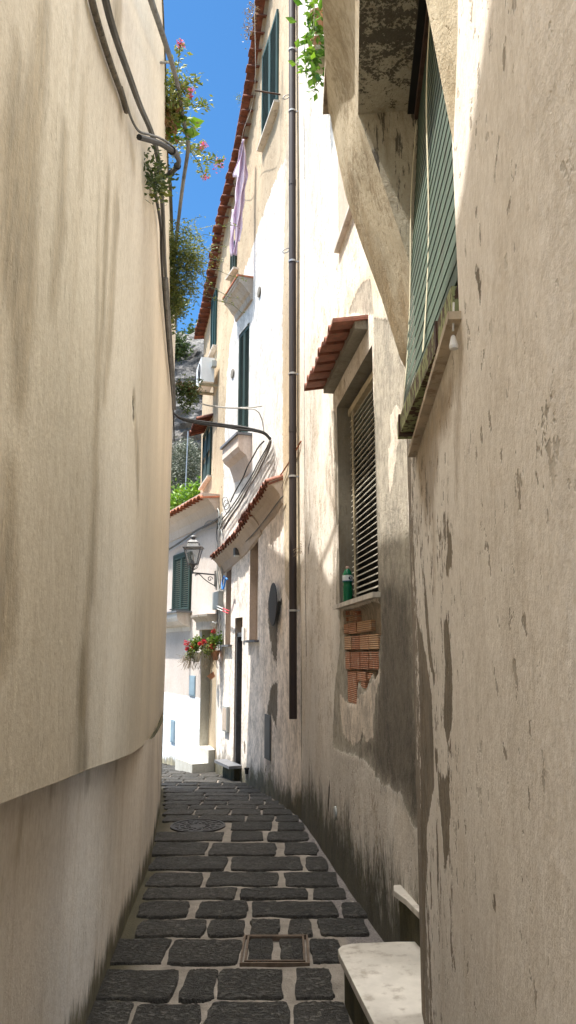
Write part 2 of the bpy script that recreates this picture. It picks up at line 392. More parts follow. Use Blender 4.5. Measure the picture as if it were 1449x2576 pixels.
def wall(name, W, s0, s1, z0, z1, d, mat, parent, holes=(), masks={}, top=None, bot=None, off=0.0, relief=.006, lean=None, seed=1, carve=()):
    xs = lines(s0, s1, d, [h[0] for h in holes] + [h[1] for h in holes] + list(W.L[1:-1]))
    zs = lines(z0, z1, d, [h[2] for h in holes] + [h[3] for h in holes])
    X, Z = np.meshgrid(xs, zs, indexing='ij')
    if top is not None: Z = np.minimum(Z, top(X))
    if bot is not None: Z = np.maximum(Z, bot(X))
    fade = np.ones(X.shape)
    for h in holes:
        dx = np.maximum(np.maximum(h[0] - X, X - h[1]), 0); dz = np.maximum(np.maximum(h[2] - Z, Z - h[3]), 0)
        fade = np.minimum(fade, np.clip(np.hypot(dx, dz) / .12, 0, 1))
    D = off + relief * fbm(X, Z * .8, seed) * fade
    for k, dp in carve: D = D - dp * np.clip(masks[k](X, Z) / .03 + .3, 0, 1)
    me = bpy.data.meshes.new(name); vs = []; hh = []
    for i, sx in enumerate(xs):
        q, dd = W.xy(sx); nn = np.array([-dd[1], dd[0]]) * W.side
        # smooth the normal across path corners
        q2, d2 = W.xy(max(sx - .03, s0)); q3, d3 = W.xy(min(sx + .03, s1)); dm = (d2 + d3); dm /= np.linalg.norm(dm)
        nn = np.array([-dm[1], dm[0]]) * W.side
        for j in range(len(zs)):
            o = D[i, j]; x = q[0] + nn[0] * o; z = Z[i, j]
            if lean: x += lean(z)
            vs.append((x, q[1] + nn[1] * o, z)); hh.append(z - ground(q[1]))
    fs = []; nz = len(zs)
    for i in range(len(xs) - 1):
        cx_ = (xs[i] + xs[i + 1]) / 2
        for j in range(nz - 1):
            cz = (zs[j] + zs[j + 1]) / 2
            if any(h[0] < cx_ < h[1] and h[2] < cz < h[3] for h in holes): continue
            if abs(Z[i, j] - Z[i, j + 1]) + abs(Z[i + 1, j] - Z[i + 1, j + 1]) < 1e-5: continue
            a = i * nz + j; f = (a, a + 1, a + nz + 1, a + nz); fs.append(f if W.side > 0 else f[::-1])
    me.from_pydata(vs, [], fs)
    at = me.attributes.new('h', 'FLOAT', 'POINT'); at.data.foreach_set('value', hh)
    for k, fn in masks.items():
        at = me.attributes.new(k, 'FLOAT', 'POINT'); at.data.foreach_set('value', fn(X, Z).ravel())
    uv = me.attributes.new('sz', 'FLOAT_VECTOR', 'POINT'); uv.data.foreach_set('vector', np.stack([X, Z, 0 * X], -1).ravel())
    o = link(name, me, mat, parent); me.polygons.foreach_set('use_smooth', [True] * len(me.polygons))
    return o
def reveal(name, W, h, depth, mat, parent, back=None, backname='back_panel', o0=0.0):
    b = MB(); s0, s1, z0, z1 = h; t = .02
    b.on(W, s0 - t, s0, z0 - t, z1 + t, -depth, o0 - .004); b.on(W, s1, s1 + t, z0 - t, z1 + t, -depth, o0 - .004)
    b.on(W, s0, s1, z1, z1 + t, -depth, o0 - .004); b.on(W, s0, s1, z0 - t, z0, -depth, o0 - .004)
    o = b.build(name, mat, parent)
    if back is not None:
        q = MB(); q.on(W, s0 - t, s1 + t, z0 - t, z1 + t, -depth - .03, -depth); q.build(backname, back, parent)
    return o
def shutter(W, parent, s0, s1, z0, z1, o, mat, n=22, name='shutter', th=.035):
    b = MB(); f = min(.05, (s1 - s0) * .16)
    b.on(W, s0, s0 + f, z0, z1, o, o + th); b.on(W, s1 - f, s1, z0, z1, o, o + th)
    b.on(W, s0 + f, s1 - f, z0, z0 + f * 1.5, o, o + th); b.on(W, s0 + f, s1 - f, z1 - f * 1.3, z1, o, o + th)
    sh = b.build(name, mat, parent); b = MB()
    a, c = z0 + f * 1.5, z1 - f * 1.3; p = (c - a) / n
    for i in range(n): b.slat(W, s0 + f, s1 - f, a + i * p, p * .8, o + .006, o + th - .004, .008)
    b.build('louvres', mat, sh); return sh
def tiles(W, s0, s1, za, zb, o0, o1, drop, w=.2, r=.04, t=.014, flat=True):
    """row of clay tiles lying across a wall, each running outwards"""
    b = MB(); n = max(1, round(abs(s1 - s0) / w)); w = (s1 - s0) / n
    for i in range(n):
        a = s0 + i * w; zc = za + (zb - za) * (i + .5) / n; sg = 1 if w > 0 else -1; aw = abs(w); pr = []
        if flat:
            for k in range(7):
                th = math.pi * k / 6; pr.append((a + sg * (r - r * math.cos(th)), r * math.sin(th) * 1.25))
            pr += [(a + sg * (2 * r + .006), -.004), (a + sg * (aw + .022), .0), (a + sg * (aw + .02), .02)]
        else:
            for k in range(9):
                th = math.pi * k / 8; pr.append((a + sg * aw * (.5 - .56 * math.cos(th)), aw * .36 * math.sin(th)))
        jj = random.uniform(-.012, .012); jo = random.uniform(-.018, .012)
        L = []
        for (oo, dz) in ((o0, 0), (o1 + jo, -drop)):
            top = [W.pt(s, zc + z + dz + jj * .3, oo) for s, z in pr]; bot = [W.pt(s, zc + z + dz - t + jj * .3, oo) for s, z in reversed(pr)]
            L.append(top + bot)
        b.loft(L)
    return b
# foliage: many leaf faces in one mesh
def leaves(centres, n, size, spread, elong=2.2, seed=0, up=.2, droop=0.0):
    r = np.random.default_rng(seed); centres = np.array([tuple(c) for c in centres]); m = len(centres)
    idx = r.integers(0, m, n); sprd = np.array(spread) if hasattr(spread, '__len__') else np.array([spread] * 3)
    c = centres[idx] + r.normal(0, 1, (n, 3)) * sprd
    d = r.normal(0, 1, (n, 3)); d[:, 2] = d[:, 2] * .6 + up - droop; d /= np.linalg.norm(d, axis=1)[:, None]
    q = np.cross(d, r.normal(0, 1, (n, 3))); q /= np.linalg.norm(q, axis=1)[:, None]; nn = np.cross(d, q)
    L = size * r.uniform(.55, 1.25, n)[:, None]; w = L / elong
    v = np.stack([c, c + d * L * .45 + q * w * .5 + nn * w * .15, c + d * L, c + d * L * .45 - q * w * .5 + nn * w * .15], 1).reshape(-1, 3)
    b = MB(); b.v = [tuple(x) for x in v]; b.f = [(4 * i, 4 * i + 1, 4 * i + 2, 4 * i + 3) for i in range(n)]
    return b
# ================================================================== PLAN OF THE ALLEY
WL = Path([(-.40, -3), (-.62 - .073 * 1, 1), (-.955, 4.6), (-1.03, 5.16), (-1.24, 6.6), (-1.41, 7.8), (-1.60, 9.2), (-1.775, 10.6), (-1.90, 11.35)], -1)
WL2 = Path([(-.46, -3), (-.70 - .073 * 1, 1), (-.985, 3.9), (-1.22, 6.85), (-1.545, 9.2), (-1.785, 10.6), (-1.91, 11.35)], -1)
WN = Path([(.72, -3.5), (.386, 1.0), (.604, 3.5)], 1)
WB = Path([(.732, 3.95), (.154, 8.7)], 1)
WC = Path([(.154, 8.7), (-.19, 10.3), (-.70, 12.0), (-1.30, 13.4), (-2.0, 16.0)], 1)
WD = Path([(-1.30, 13.4), (-1.70, 14.16), (-2.85, 16.4), (-4.2, 18.4)], 1)
def cr(u0, v0, s):                      # picture crop coordinates -> photo coordinates
    return lambda *q: [(u0 + s * x, v0 + s * y) for x, y in q]
c5 = cr(723.3, 660, .3255); c6 = cr(723.3, 1258, .3255); c3 = cr(377.4, 1195, .3051); c2 = cr(377.4, 597.5, .3038)
n6 = cr(943.6, 629, .488); n5 = cr(786, 1887, .4575); l3 = cr(0, 1698, .3472); l2 = cr(0, 880, .3472); l1 = cr(0, 0, .3662)

# ------------------------------------------------------------------ street, stones, far ground
def build_street():
    xs = np.arange(-6, 3.2, .07); ys = np.arange(-3, 21, .08); vs = []; eg = []; gt = []
    for y in ys:
        for x in xs:
            xl = WL2_x(y); xr = right_x(y)
            vs.append((x, y, ground(y) - .012 + .008 * math.sin(x * 9 + y * 4) * math.sin(y * 6 - x * 3)))
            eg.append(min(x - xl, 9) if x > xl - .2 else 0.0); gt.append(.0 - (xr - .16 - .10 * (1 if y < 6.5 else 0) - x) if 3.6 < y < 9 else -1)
    nx = len(xs); fs = [(j * nx + i, j * nx + i + 1, (j + 1) * nx + i + 1, (j + 1) * nx + i) for j in range(len(ys) - 1) for i in range(nx - 1)]
    me = bpy.data.meshes.new('street'); me.from_pydata(vs, [], fs)
    for k, a in (('edge', eg), ('gutter', gt)):
        q = me.attributes.new(k, 'FLOAT', 'POINT'); q.data.foreach_set('value', [float(t) for t in a])
    o = link('street', me, M['mortar']); tag(o, kind='structure')
def WL2_x(y):
    for a, b in zip(WL2.p, WL2.p[1:]):
        if a[1] <= y <= b[1]: return a[0] + (b[0] - a[0]) * (y - a[1]) / (b[1] - a[1])
    return -1.91 - (y - 11.35) * .75
def right_x(y):
    pts = [(.72, -3.5), (.386, 1.0), (.55, 3.1), (.80, 3.3)] + [tuple(p) for p in WB.p] + [tuple(p) for p in WC.p[1:4]] + [tuple(p) for p in WD.p[1:]]
    for a, b in zip(pts, pts[1:]):
        if a[1] <= y <= b[1]: return a[0] + (b[0] - a[0]) * (y - a[1]) / (b[1] - a[1] + 1e-9)
    return -4.0
build_street()
def build_stones():
    b = MB(); sx = .5207; k4 = lambda x, y: (314.5 + sx * x, 1886.8 + sx * y)
    rows = [(1215, 1400, [(-260, 20), (20, 360), (385, 800), (815, 1090)]), (1056, 1205, [(-220, 250), (275, 445), (435 + 8, 765), (820, 1005)]),
            (912, 1032, [(-190, 205), (213, 560), (592, 716), (744, 866), (892, 1045)]), (820, 900, [(60, 390), (397, 580), (600, 750), (787, 905), (932, 1175)]),
            (737, 808, [(60, 312), (345, 593), (607, 1027), (1045, 1190)]), (667, 720, [(92, 537), (555, 885), (905, 1072)]),
            (591, 657, [(112, 375), (397, 745), (770, 1030)]), (517, 581, [(125, 491), (510, 856), (870, 978)]),
            (446, 507, [(128, 398), (410, 733), (768, 930)]), (396, 438, [(140, 475), (510, 667), (690, 885)]), (350, 388, [(512, 710), (738, 865)])]
    def stone(x0, x1, y0, y1):
        g = .006 if y0 < 7.5 else .002; x0 += g; x1 -= g; y0 += g; y1 -= g
        if x1 - x0 < .04: return
        N = 15; pts = []; r = min(.034, (x1 - x0) * .25, (y1 - y0) * .25)
        def edge(ax, ay, bx, by, n):
            return [(ax + (bx - ax) * k / n, ay + (by - ay) * k / n) for k in range(n)]
        loop = edge(x0 + r, y0, x1 - r, y0, N) + edge(x1 - r * .3, y0 + r * .3, x1, y0 + r, 2) + edge(x1, y0 + r, x1, y1 - r, 5) + edge(x1 - r * .2, y1 - r * .4, x1 - r, y1, 2) \
            + edge(x1 - r, y1, x0 + r, y1, N) + edge(x0 + r * .3, y1 - r * .3, x0, y1 - r, 2) + edge(x0, y1 - r, x0, y0 + r, 5) + edge(x0 + r * .2, y0 + r * .4, x0 + r, y0, 2)
        ph = random.uniform(0, 9); a = .006
        loop = [(x + a * math.sin(13 * y + 21 * x + ph) + random.gauss(0, .0035), y + a * math.sin(17 * x - 9 * y + ph * 2) + random.gauss(0, .0035)) for x, y in loop]
        cx, cy = (x0 + x1) / 2, (y0 + y1) / 2; h = random.uniform(.004, .011); tl = (random.gauss(0, .006), random.gauss(0, .008))
        def lvl(k, z): return [Vector((cx + (x - cx) * (1 - k / max(.05, (x1 - x0))), cy + (y - cy) * (1 - k / max(.05, (y1 - y0))),
                                       ground(y) + z + tl[0] * (x - cx) + tl[1] * (y - cy) + (random.gauss(0, .0012) if z > 0 else 0))) for x, y in loop]
        L = [lvl(0, -.03), lvl(0, h - .006), lvl(.006, h - .001), lvl(.016, h), lvl(.09, h + .001)]
        base = len(b.v); n = len(loop)
        b.loft(L, caps=False); b.v.append((cx, cy, ground(cy) + h)); c = len(b.v) - 1; e = base + 4 * n
        for k in range(n): b.f.append((e + k, e + (k + 1) % n, c))
    ylast = 0
    for (ya, yb, cols) in rows:
        far = G(*k4(700, ya)).y; near = G(*k4(700, yb)).y; ym = (ya + yb) / 2
        for j, (a, c) in enumerate(cols):
            pa, pc = G(*k4(a, ym)), G(*k4(c, ym)); dy = random.gauss(0, .008)
            stone(pa.x, pc.x, near + dy, far + dy + random.gauss(0, .006))
        ylast = max(ylast, far)
    # nearer than the frame, then away down the lane
    y = G(*k4(700, 1400)).y - .03
    while y > -1.2:
        d = random.uniform(.34, .44); x = WL2_x(y) + .02
        while x < .45:
            w = random.uniform(.3, .6); stone(x, min(x + w, .5), y - d, y - .02); x += w + .035
        y -= d + .03
    y = ylast + .05
    while y < 19:
        d = random.uniform(.30, .42); x = WL2_x(y) + .03; xr = right_x(y) - .05
        if 8 < y < 8.6: pass
        while x < xr:
            w = random.uniform(.28, .62); x1 = min(x + w, xr)
            if not (math.hypot((x + x1) / 2 - MC.x, y + d / 2 - MC.y) < .33): stone(x, x1, y, y + d)
            x = x1 + .022
        y += d + .024
    o = b.build('paving', M['paver'], None, smooth=True); tag(o, kind='structure')
MC = G(314.5 + .5207 * 352, 1886.8 + .5207 * 367)
build_stones()
b = MB(); b.add([(-300, -300, -6), (300, -300, -6), (300, 400, -6), (-300, 400, -6)], [(0, 1, 2, 3)])
tag(b.build('ground', simple('dry_earth', (.16, .13, .09), .95, .3, 2, .3, 10)), kind='structure')
# manhole cover
mz = ground(MC.y)
t = thing('manhole_cover', (MC.x, MC.y, mz), 'round dark iron manhole cover set in the paving by the left wall', 'manhole cover')
b = MB(); b.lathe((MC.x, MC.y, mz - .02), [(.30, 0), (.30, .031), (.275, .031), (.275, .024), (.0, .024)], 40)
b.build('cover_plate', M['irondark'], t)
b = MB()
for rr in (.23, .17, .11):
    for k in range(14):
        a = 2 * math.pi * k / 14 + rr * 5; b.box8([(MC.x + (rr + dr) * math.cos(a + da), MC.y + (rr + dr) * math.sin(a + da), mz + zz) for zz in (.003, .009) for dr, da in ((-.02, -.12), (-.02, .12), (.02, .12), (.02, -.12))])
b.build('raised_pattern', M['irondark'], t)
# inspection cover frame with two stones let into it
A = G(314.5 + .5207 * 575, 1886.8 + .5207 * 1028); B = G(314.5 + .5207 * 880, 1886.8 + .5207 * 912)
b = MB(); z = ground(A.y) + .004; x0, x1, y0, y1, w = A.x, B.x - .02, A.y, B.y, .012
for q in ((x0, x1, y0, y0 + w), (x0, x1, y1 - w, y1), (x0, x0 + w, y0 + w, y1 - w), (x1 - w, x1, y0 + w, y1 - w)): b.box(*q, z - .02, z + .008)
x0 -= .025; x1 += .025; y0 -= .025; y1 += .025
for q in ((x0, x1, y0, y0 + w), (x0, x1, y1 - w, y1), (x0, x0 + w, y0 + w, y1 - w), (x1 - w, x1, y0 + w, y1 - w)): b.box(*q, z - .02, z + .005)
tag(b.build('inspection_cover', simple('rusty_frame', (.12, .085, .06), .8, .3, 20)), 'thin rectangular metal frame of an inspection cover around two small paving stones', 'inspection cover')

# ------------------------------------------------------------------ LEFT WALL
BEIGE = (.81, .735, .605)
def brownish(c): return c
stain_l = union([strokem(WL, q) for q in [
    [(273, 425, .01), (269, 549, .028), (262, 696, .022), (256, 842, .03), (250, 880, .03), (240, 1123, .03), (240, 1227, .035), (229, 1470, .045), (219, 1540, .03), (210, 1748, .055)],
    [(294, 470, .008), (293, 530, .045), (288, 622, .03), (278, 842, .04), (262, 1000, .02)],
    [(207, 183, .004), (203, 330, .012), (200, 458, .006)], [(192, 0, .008), (178, 220, .006)],
    [(110, 0, .03), (99, 146, .04), (73, 330, .05), (55, 732, .06), (45, 1000, .03)], [(24, 1200, .03), (14, 1500, .05), (5, 1600, .05)],
    [(300, 0, .05), (293, 60, .07), (288, 110, .01)], [(310, 250, .02), (300, 300, .02)],
    [(250, 440, .004), (246, 700, .012), (244, 900, .02)], [(325, 330, .01), (335, 400, .03)], [(341, 1060, .03), (346, 1160, .04), (348, 1260, .01)],
    [(40, 130, .02), (30, 400, .05), (35, 700, .06)], [(160, 330, .02), (150, 560, .03), (130, 760, .02)]]])
stain_d = union([strokem(WL, q) for q in [[(208, 1660, .03), (206, 1802, .045), (207, 1925, .06)], [(275, 440, .004), (271, 520, .009), (263, 690, .007), (259, 800, .003)],
    [(300, 0, .02), (293, 50, .03)]]])
hole_l = strokem(WL, [(337, 992, .001), (338, 1012, .022), (338, 1045, .02), (338, 1062, .001)])
def top_l(X):
    out = np.full(X.shape, 4.85); s1 = WL.L[1]
    y = X - s1 + 1                                   # roughly the distance along the lane
    out = np.where(y < 2.2, 4.18, np.where(y < 3.2, 4.18 + (y - 2.2) * .67, 4.85)) + .5 * np.clip((y - 6.6) / .9, 0, 1)  # top shaped for the shadow it casts: unseen near end lowered, far end raised
    return out + .02 * np.sin(X * 3)
ledge_pts = [WL.sz(u, v) for u, v in ((0, 2022), (75, 1993), (150, 1965), (225, 1934), (290, 1912), (345, 1885), (370, 1868), (395, 1828), (409, 1796))]
lx = np.array([-2] + [p[0] for p in ledge_pts] + [30]); lz = np.array([ledge_pts[0][1] + .15] + [p[1] for p in ledge_pts] + [ledge_pts[-1][1]])
def ledge(X): return np.interp(X, lx, lz)
left = thing('street_wall', (-1.2, 5, ground(5)), 'tall beige stucco wall with brown rain streaks and a stepped-out upper half, along the left side of the lane', 'wall')
mL = plaster('left_stucco', BEIGE, [('st', (.38, .305, .20), .02, .06, .05, .62), ('sd', (.20, .16, .095), .03, .07, -.05, .62), ('hl', (.04, .028, .018), .01, .008, -.9, .95)], streak=.12, pits=.3, grain=.6, blotch=.10)
mL2 = plaster('left_stucco_low', (.95, .875, .78), [('st', (.30, .22, .12), .05, .05, .0, .5)], streak=.22, pits=.4, grain=.8, blotch=.16, moss=(.24, (.06, .052, .022)))
e = WL.L[-1]
wall('upper_wall', WL, 2.2, e, -.95, 4.95, .035, mL, left, masks={'st': stain_l, 'sd': stain_d, 'hl': hole_l, 'h': lambda x, y: x}, top=top_l, bot=ledge, relief=.006, seed=4, carve=(('hl', .04),))
fine_s = union([strokem(WL2, q) for q in [[(60, 2030, .02), (40, 2150, .03)], [(395, 1850, .02), (400, 2000, .03)], [(290, 1930, .05), (285, 1960, .01)], [(220, 1955, .06), (215, 1990, .01)], [(130, 1990, .05), (125, 2020, .01)]]])
wall('lower_wall', WL2, 2.2, WL2.L[-1], -2.4, -.1, .035, mL2, left, masks={'st': fine_s}, top=lambda X: ledge(np.minimum(X + .0, 30)) + .03, relief=.006, seed=5)
b = MB(); ss = np.arange(2.2, e, .07)
for a, c in zip(ss, ss[1:]):                       # underside of the overhang, and the coping
    za, zc = float(ledge(np.array(a))), float(ledge(np.array(c)))
    b.add([WL.pt(a, za, .0), WL.pt(c, zc, .0), WL.pt(c, zc + .015, -.3), WL.pt(a, za + .015, -.3)], [(0, 1, 2, 3)])
b.build('overhang_underside', mL2, left)
b = MB()
for a, c in zip(ss, ss[1:]):
    ta, tc = float(top_l(np.array([a]))[0]), float(top_l(np.array([c]))[0])
    b.add([WL.pt(a, ta, .012), WL.pt(c, tc, .012), WL.pt(c, tc, -.4), WL.pt(a, ta, -.4), WL.pt(a, -2.5, -.4), WL.pt(c, -2.5, -.4)], [(0, 1, 2, 3), (3, 2, 5, 4)])
q0, q1 = WL.pt(e, -2.5, .0), WL.pt(e, 4.9, -.4)
b.add([(q0.x, q0.y, -2.5), (q0.x - 3.4, q0.y + .5, -2.5), (q0.x - 3.4, q0.y + .5, 4.85), (q0.x, q0.y, 4.85)], [(0, 1, 2, 3)])
b.build('coping_and_back', mL2, left)
# a chipped hole
# ------------------------------------------------------------------ NEAR RIGHT HOUSE (window with blind, balcony)
near = thing('balcony_house', (.7, 2, ground(2)), 'beige stucco house at the near right with a flared balcony and a green roller blind', 'house')
PINKB = (.81, .755, .685)
brown = union([polym(WN, n6(*q)) for q in [
    [(380, 1420), (400, 1480), (405, 1600), (385, 1700), (372, 1650), (382, 1550)], [(365, 1910), (385, 1910), (405, 2100), (418, 2250), (415, 2450), (390, 2550), (370, 2450), (375, 2200)],
    [(265, 1650), (285, 1850), (300, 2050), (325, 2200), (320, 2240), (290, 2100), (270, 1850)], [(225, 1880), (245, 1950), (280, 2100), (300, 2300), (315, 2480), (320, 2600), (255, 2600), (240, 2300)],
    [(520, 60), (545, 160), (535, 300), (528, 200), (512, 120)]]]
    + [polym(WN, c6(*q)) for q in [[(1085, 1200), (1130, 1450), (1150, 1800), (1165, 2200), (1110, 2500), (1050, 2520), (1045, 1700), (1040, 1400)], [(1210, 2130), (1280, 2130), (1300, 2500), (1230, 2520), (1200, 2300)]]]
    + [polym(WN, n5(*q)) for q in [[(720, 130), (765, 160), (790, 330), (775, 560), (755, 680), (745, 560), (730, 400)], [(610, 0), (655, 0), (650, 300), (642, 700), (641, 1507), (632, 1507), (622, 700), (608, 300)], [(1020, 850), (1033, 845), (1025, 870)],
       [(690, 0), (702, 0), (708, 60), (700, 140)], [(700, 400), (712, 500), (716, 700), (708, 820)], [(660, 650), (672, 700), (668, 800)]]])
sill_st = union([polym(WN, n6((215, 1030), (290, 820), (370, 700), (400, 640), (385, 900), (330, 1000), (325, 1180), (310, 1350), (270, 1400), (235, 1250))), strokem(WN, [(1090, 1150, .02), (1095, 1300, .03), (1100, 1500, .005)]), strokem(WN, [(1160, 870, .02), (1150, 1100, .03), (1148, 1250, .01)])])
zone = union([polym(WN, [(1050, 1150), (1105, 1150), (1150, 1350), (1160, 1900), (1160, 2450), (1065, 2560), (1060, 1800)])])
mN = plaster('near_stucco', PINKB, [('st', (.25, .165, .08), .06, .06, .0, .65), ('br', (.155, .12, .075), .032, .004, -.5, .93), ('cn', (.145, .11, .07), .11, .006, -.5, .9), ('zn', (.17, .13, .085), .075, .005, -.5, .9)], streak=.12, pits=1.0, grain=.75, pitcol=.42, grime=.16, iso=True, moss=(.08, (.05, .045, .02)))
hs0 = WN.L[1] + .76; hs1 = WN.L[1] + 1.965; HN = (hs0, hs1, .868, 2.47)
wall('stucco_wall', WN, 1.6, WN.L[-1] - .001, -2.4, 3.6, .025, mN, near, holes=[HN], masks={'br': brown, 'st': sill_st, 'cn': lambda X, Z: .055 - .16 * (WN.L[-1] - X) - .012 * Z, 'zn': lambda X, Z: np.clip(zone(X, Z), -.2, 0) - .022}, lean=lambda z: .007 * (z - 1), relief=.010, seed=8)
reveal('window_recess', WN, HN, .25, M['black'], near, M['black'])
b = MB(); c0 = WN.pt(WN.L[-1], 0, 0)                       # corner return into the doorway
L = []
for z in np.arange(-2.4, 3.7, .2):
    L.append([(c0.x + .007 * (z - 1), 3.5, z), (c0.x + .2, 3.52, z), (1.6, 3.54, z)])
b.loft(L, closed=False, caps=False); b.build('corner_return', mN, near)
# sill, beam, blind
b = MB(); b.on(WN, hs0 - .03, hs1 + .12, .845, .867, -.2, .035); b.build('marble_sill', simple('stained_marble', (.50, .42, .31), .7, .25, 7, .2, 80, dirt=(.22, .15, .09)), near)
b = MB(); s0, s1 = WN.L[1] + .80, hs1 + .02
e_ = [WN.pt(s0, .90, -.09), WN.pt(s1, .90, -.02), WN.pt(s1, .90, .085), WN.pt(s0, .90, .012)]; b.box8(e_ + [p + Vector((0, 0, .075)) for p in e_])
bm_ = b.build('rusty_beam', M['beam'], near)
for sb in (s1 - .10, s0 + .22):
    k_ = (sb - s0) / (s1 - s0); b = MB(); b.on(WN, sb, sb + .045, .895, .98, -.09 + .07 * k_, .016 + .076 * k_); b.build('rusty_bracket', M['rust'], bm_)
bl = MB(); bls0, bls1 = hs0 + .03, hs1 - .005; zt, zb = 2.47, .985; N = 25
def blo(z, s=None):                                       # the blind hangs away from the wall at its foot, most at its far end
    k = (zt - z) / (zt - zb); g = 1.0 if s is None else (s - bls0) / (bls1 - bls0)
    return -.055 + .115 * k ** 1.1 - (1 - g) * .065 * k
for i in range(N):
    z1_ = zt - (zt - zb) * i / N; z0_ = zt - (zt - zb) * (i + 1) / N + .0005
    for k in (0,):
        na, nb, ta, tb = blo(z0_, bls0), blo(z0_, bls1), blo(z1_, bls0), blo(z1_, bls1)
        bl.box8([WN.pt(bls0, z0_, na + .0035), WN.pt(bls1, z0_, nb + .0035), WN.pt(bls1, z0_, nb + .002), WN.pt(bls0, z0_, na + .002),
                 WN.pt(bls0, z1_, ta + .001), WN.pt(bls1, z1_, tb + .001), WN.pt(bls1, z1_, tb - .009), WN.pt(bls0, z1_, ta - .009)])
rbl = bl.build('roller_blind', M['blind'], near)
for (fr, ze) in ((.47, 1.02), (.965, .96)):
    q = []
    for k in range(9):
        z_ = 2.4 + (ze - 2.4) * k / 8; s_ = bls0 + (bls1 - bls0) * fr + .006 * math.sin(k * 1.3); q.append(WN.pt(s_, z_, blo(z_, s_) + .012 + .01 * math.sin(k * .8)))
    q = curve(q, 4); b = MB(); b.loft([[p + Vector((0, -.009, 0)), p + Vector((0, .009, 0)), p + Vector((.002, .009, 0)), p + Vector((.002, -.009, 0))] for p in q]); b.build('blind_strap', M['strap'], rbl)
t_, z_ = WN.sz(1160, 850); b = MB(); b.lathe(WN.pt(t_, z_ - .03, .02), [(.0, .0), (.011, .0), (.012, .008), (.006, .034), (.003, .038)], 12); b.tube([WN.pt(t_, z_ + .02, .02), WN.pt(t_, z_ + .10, .015)], .003)
b.build('cord_pull', M['white'], near)
# balcony mass with flared brackets
def prof_out(s, z):
    """how far the flare stands out from the wall at station s, height z"""
    return 0
bal = MB(); mBal = plaster('balcony_render', (.56, .50, .38), [], streak=.5, pits=.6, grain=.9, blotch=.35, grime=.7, iso=True)
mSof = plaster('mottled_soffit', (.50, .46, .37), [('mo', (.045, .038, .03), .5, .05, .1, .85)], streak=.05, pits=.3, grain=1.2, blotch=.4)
sY = lambda Y: WN.L[1] + (Y - 1.0) * math.hypot(.18, 2.1) / 2.1
cav = [(.226, 2.49), (.24, 2.60), (.265, 2.72), (.31, 2.85), (.37, 2.95), (.385, 2.98)]
def ring(s, pr): return [WN.pt(s, z, o) for o, z in pr]
body = [(-.06, 2.49)] + cav + [(-.06, 2.98)]
tail = cav[1:] + [(-.06, 2.98)]
flare_start = [(-.06, 1.9), (-.05, 1.95), (-.03, 2.05), (.01, 2.2), (.08, 2.35), (.226, 2.49)] + tail
flare_mid = [(-.06, 1.3), (-.04, 1.4), (.0, 1.65), (.035, 1.9), (.09, 2.2), (.226, 2.49)] + tail
flare_near = [(-.06, 1.0), (-.03, 1.15), (.02, 1.55), (.055, 1.84), (.11, 2.15), (.226, 2.49)] + tail
flare_far0 = [(-.06, 1.35), (-.03, 1.45), (-.007, 1.64), (.06, 1.90), (.135, 2.18), (.226, 2.49)] + tail
flare_far1 = [(-.06, 1.35), (-.02, 1.4), (.022, 1.49), (.11, 1.83), (.215, 2.17), (.29, 2.45), (.326, 2.66), (.345, 2.78), (.36, 2.88), (.367, 2.95), (.38, 2.98), (-.06, 2.98)]
def blend(A, B, k): return [(a[0] + (c[0] - a[0]) * k, a[1] + (c[1] - a[1]) * k) for a, c in zip(A, B)]
def dense(pr):                                        # more points round the profile, softened
    out = []
    for (a, c) in zip(pr, pr[1:] + pr[:1]):
        for k in range(3): out.append((a[0] + (c[0] - a[0]) * k / 3, a[1] + (c[1] - a[1]) * k / 3))
    return out
bal.loft([ring(sY(y), dense(body)) for y in (-1.2, 0, 1.44)])
bal.loft([ring(sY(y), dense(p_)) for y, p_ in ((1.44, flare_start), (1.62, flare_mid), (1.74, flare_near))])
bal.loft([ring(sY(2.95 + .55 * k), dense(blend(flare_far0, flare_far1, k ** 1.15))) for k in (0, .2, .4, .6, .8, 1)])
bal.loft([ring(sY(y), [(.19, 2.492)] + cav + [(.19, 2.98)]) for y in (1.74, 2.35, 2.95)])
bal.build('flared_balcony_base', mBal, near, smooth=True)
def grid_patch(name, fn, nu, nv, mat, par, mo=None):
    vs = [fn(i / nu, j / nv) for i in range(nu + 1) for j in range(nv + 1)]
    fs = [(i * (nv + 1) + j, i * (nv + 1) + j + 1, (i + 1) * (nv + 1) + j + 1, (i + 1) * (nv + 1) + j) for i in range(nu) for j in range(nv)]
    me = bpy.data.meshes.new(name); me.from_pydata([tuple(v) for v in vs], [], fs)
    q = me.attributes.new('mo', 'FLOAT', 'POINT'); q.data.foreach_set('value', [float(mo(i / nu, j / nv)) if mo else 0. for i in range(nu + 1) for j in range(nv + 1)])
    return link(name, me, mat, par)
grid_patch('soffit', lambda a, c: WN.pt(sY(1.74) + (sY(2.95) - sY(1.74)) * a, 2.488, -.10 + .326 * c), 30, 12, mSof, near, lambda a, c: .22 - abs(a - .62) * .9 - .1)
# camera-facing cheek of the far bracket
chk = flare_far0[1:6]
def cheek(a, c):
    z = 1.45 + (2.487 - 1.45) * c; o = np.interp(z, [q[1] for q in chk], [q[0] for q in chk]); return WN.pt(sY(2.95) - .004, z, -.10 + (o + .10) * a)
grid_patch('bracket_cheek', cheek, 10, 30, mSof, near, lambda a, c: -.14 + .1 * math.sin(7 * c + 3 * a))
b = MB(); b.on(WN, sY(-1.2), sY(3.52), 2.98, 3.04, -.05, .41); b.build('balcony_slab', M['marbledark'], near)
b = MB(); b.on(WN, hs0, hs1, 2.44, 2.484, -.12, -.035); b.build('blind_box', M['rust'], near)
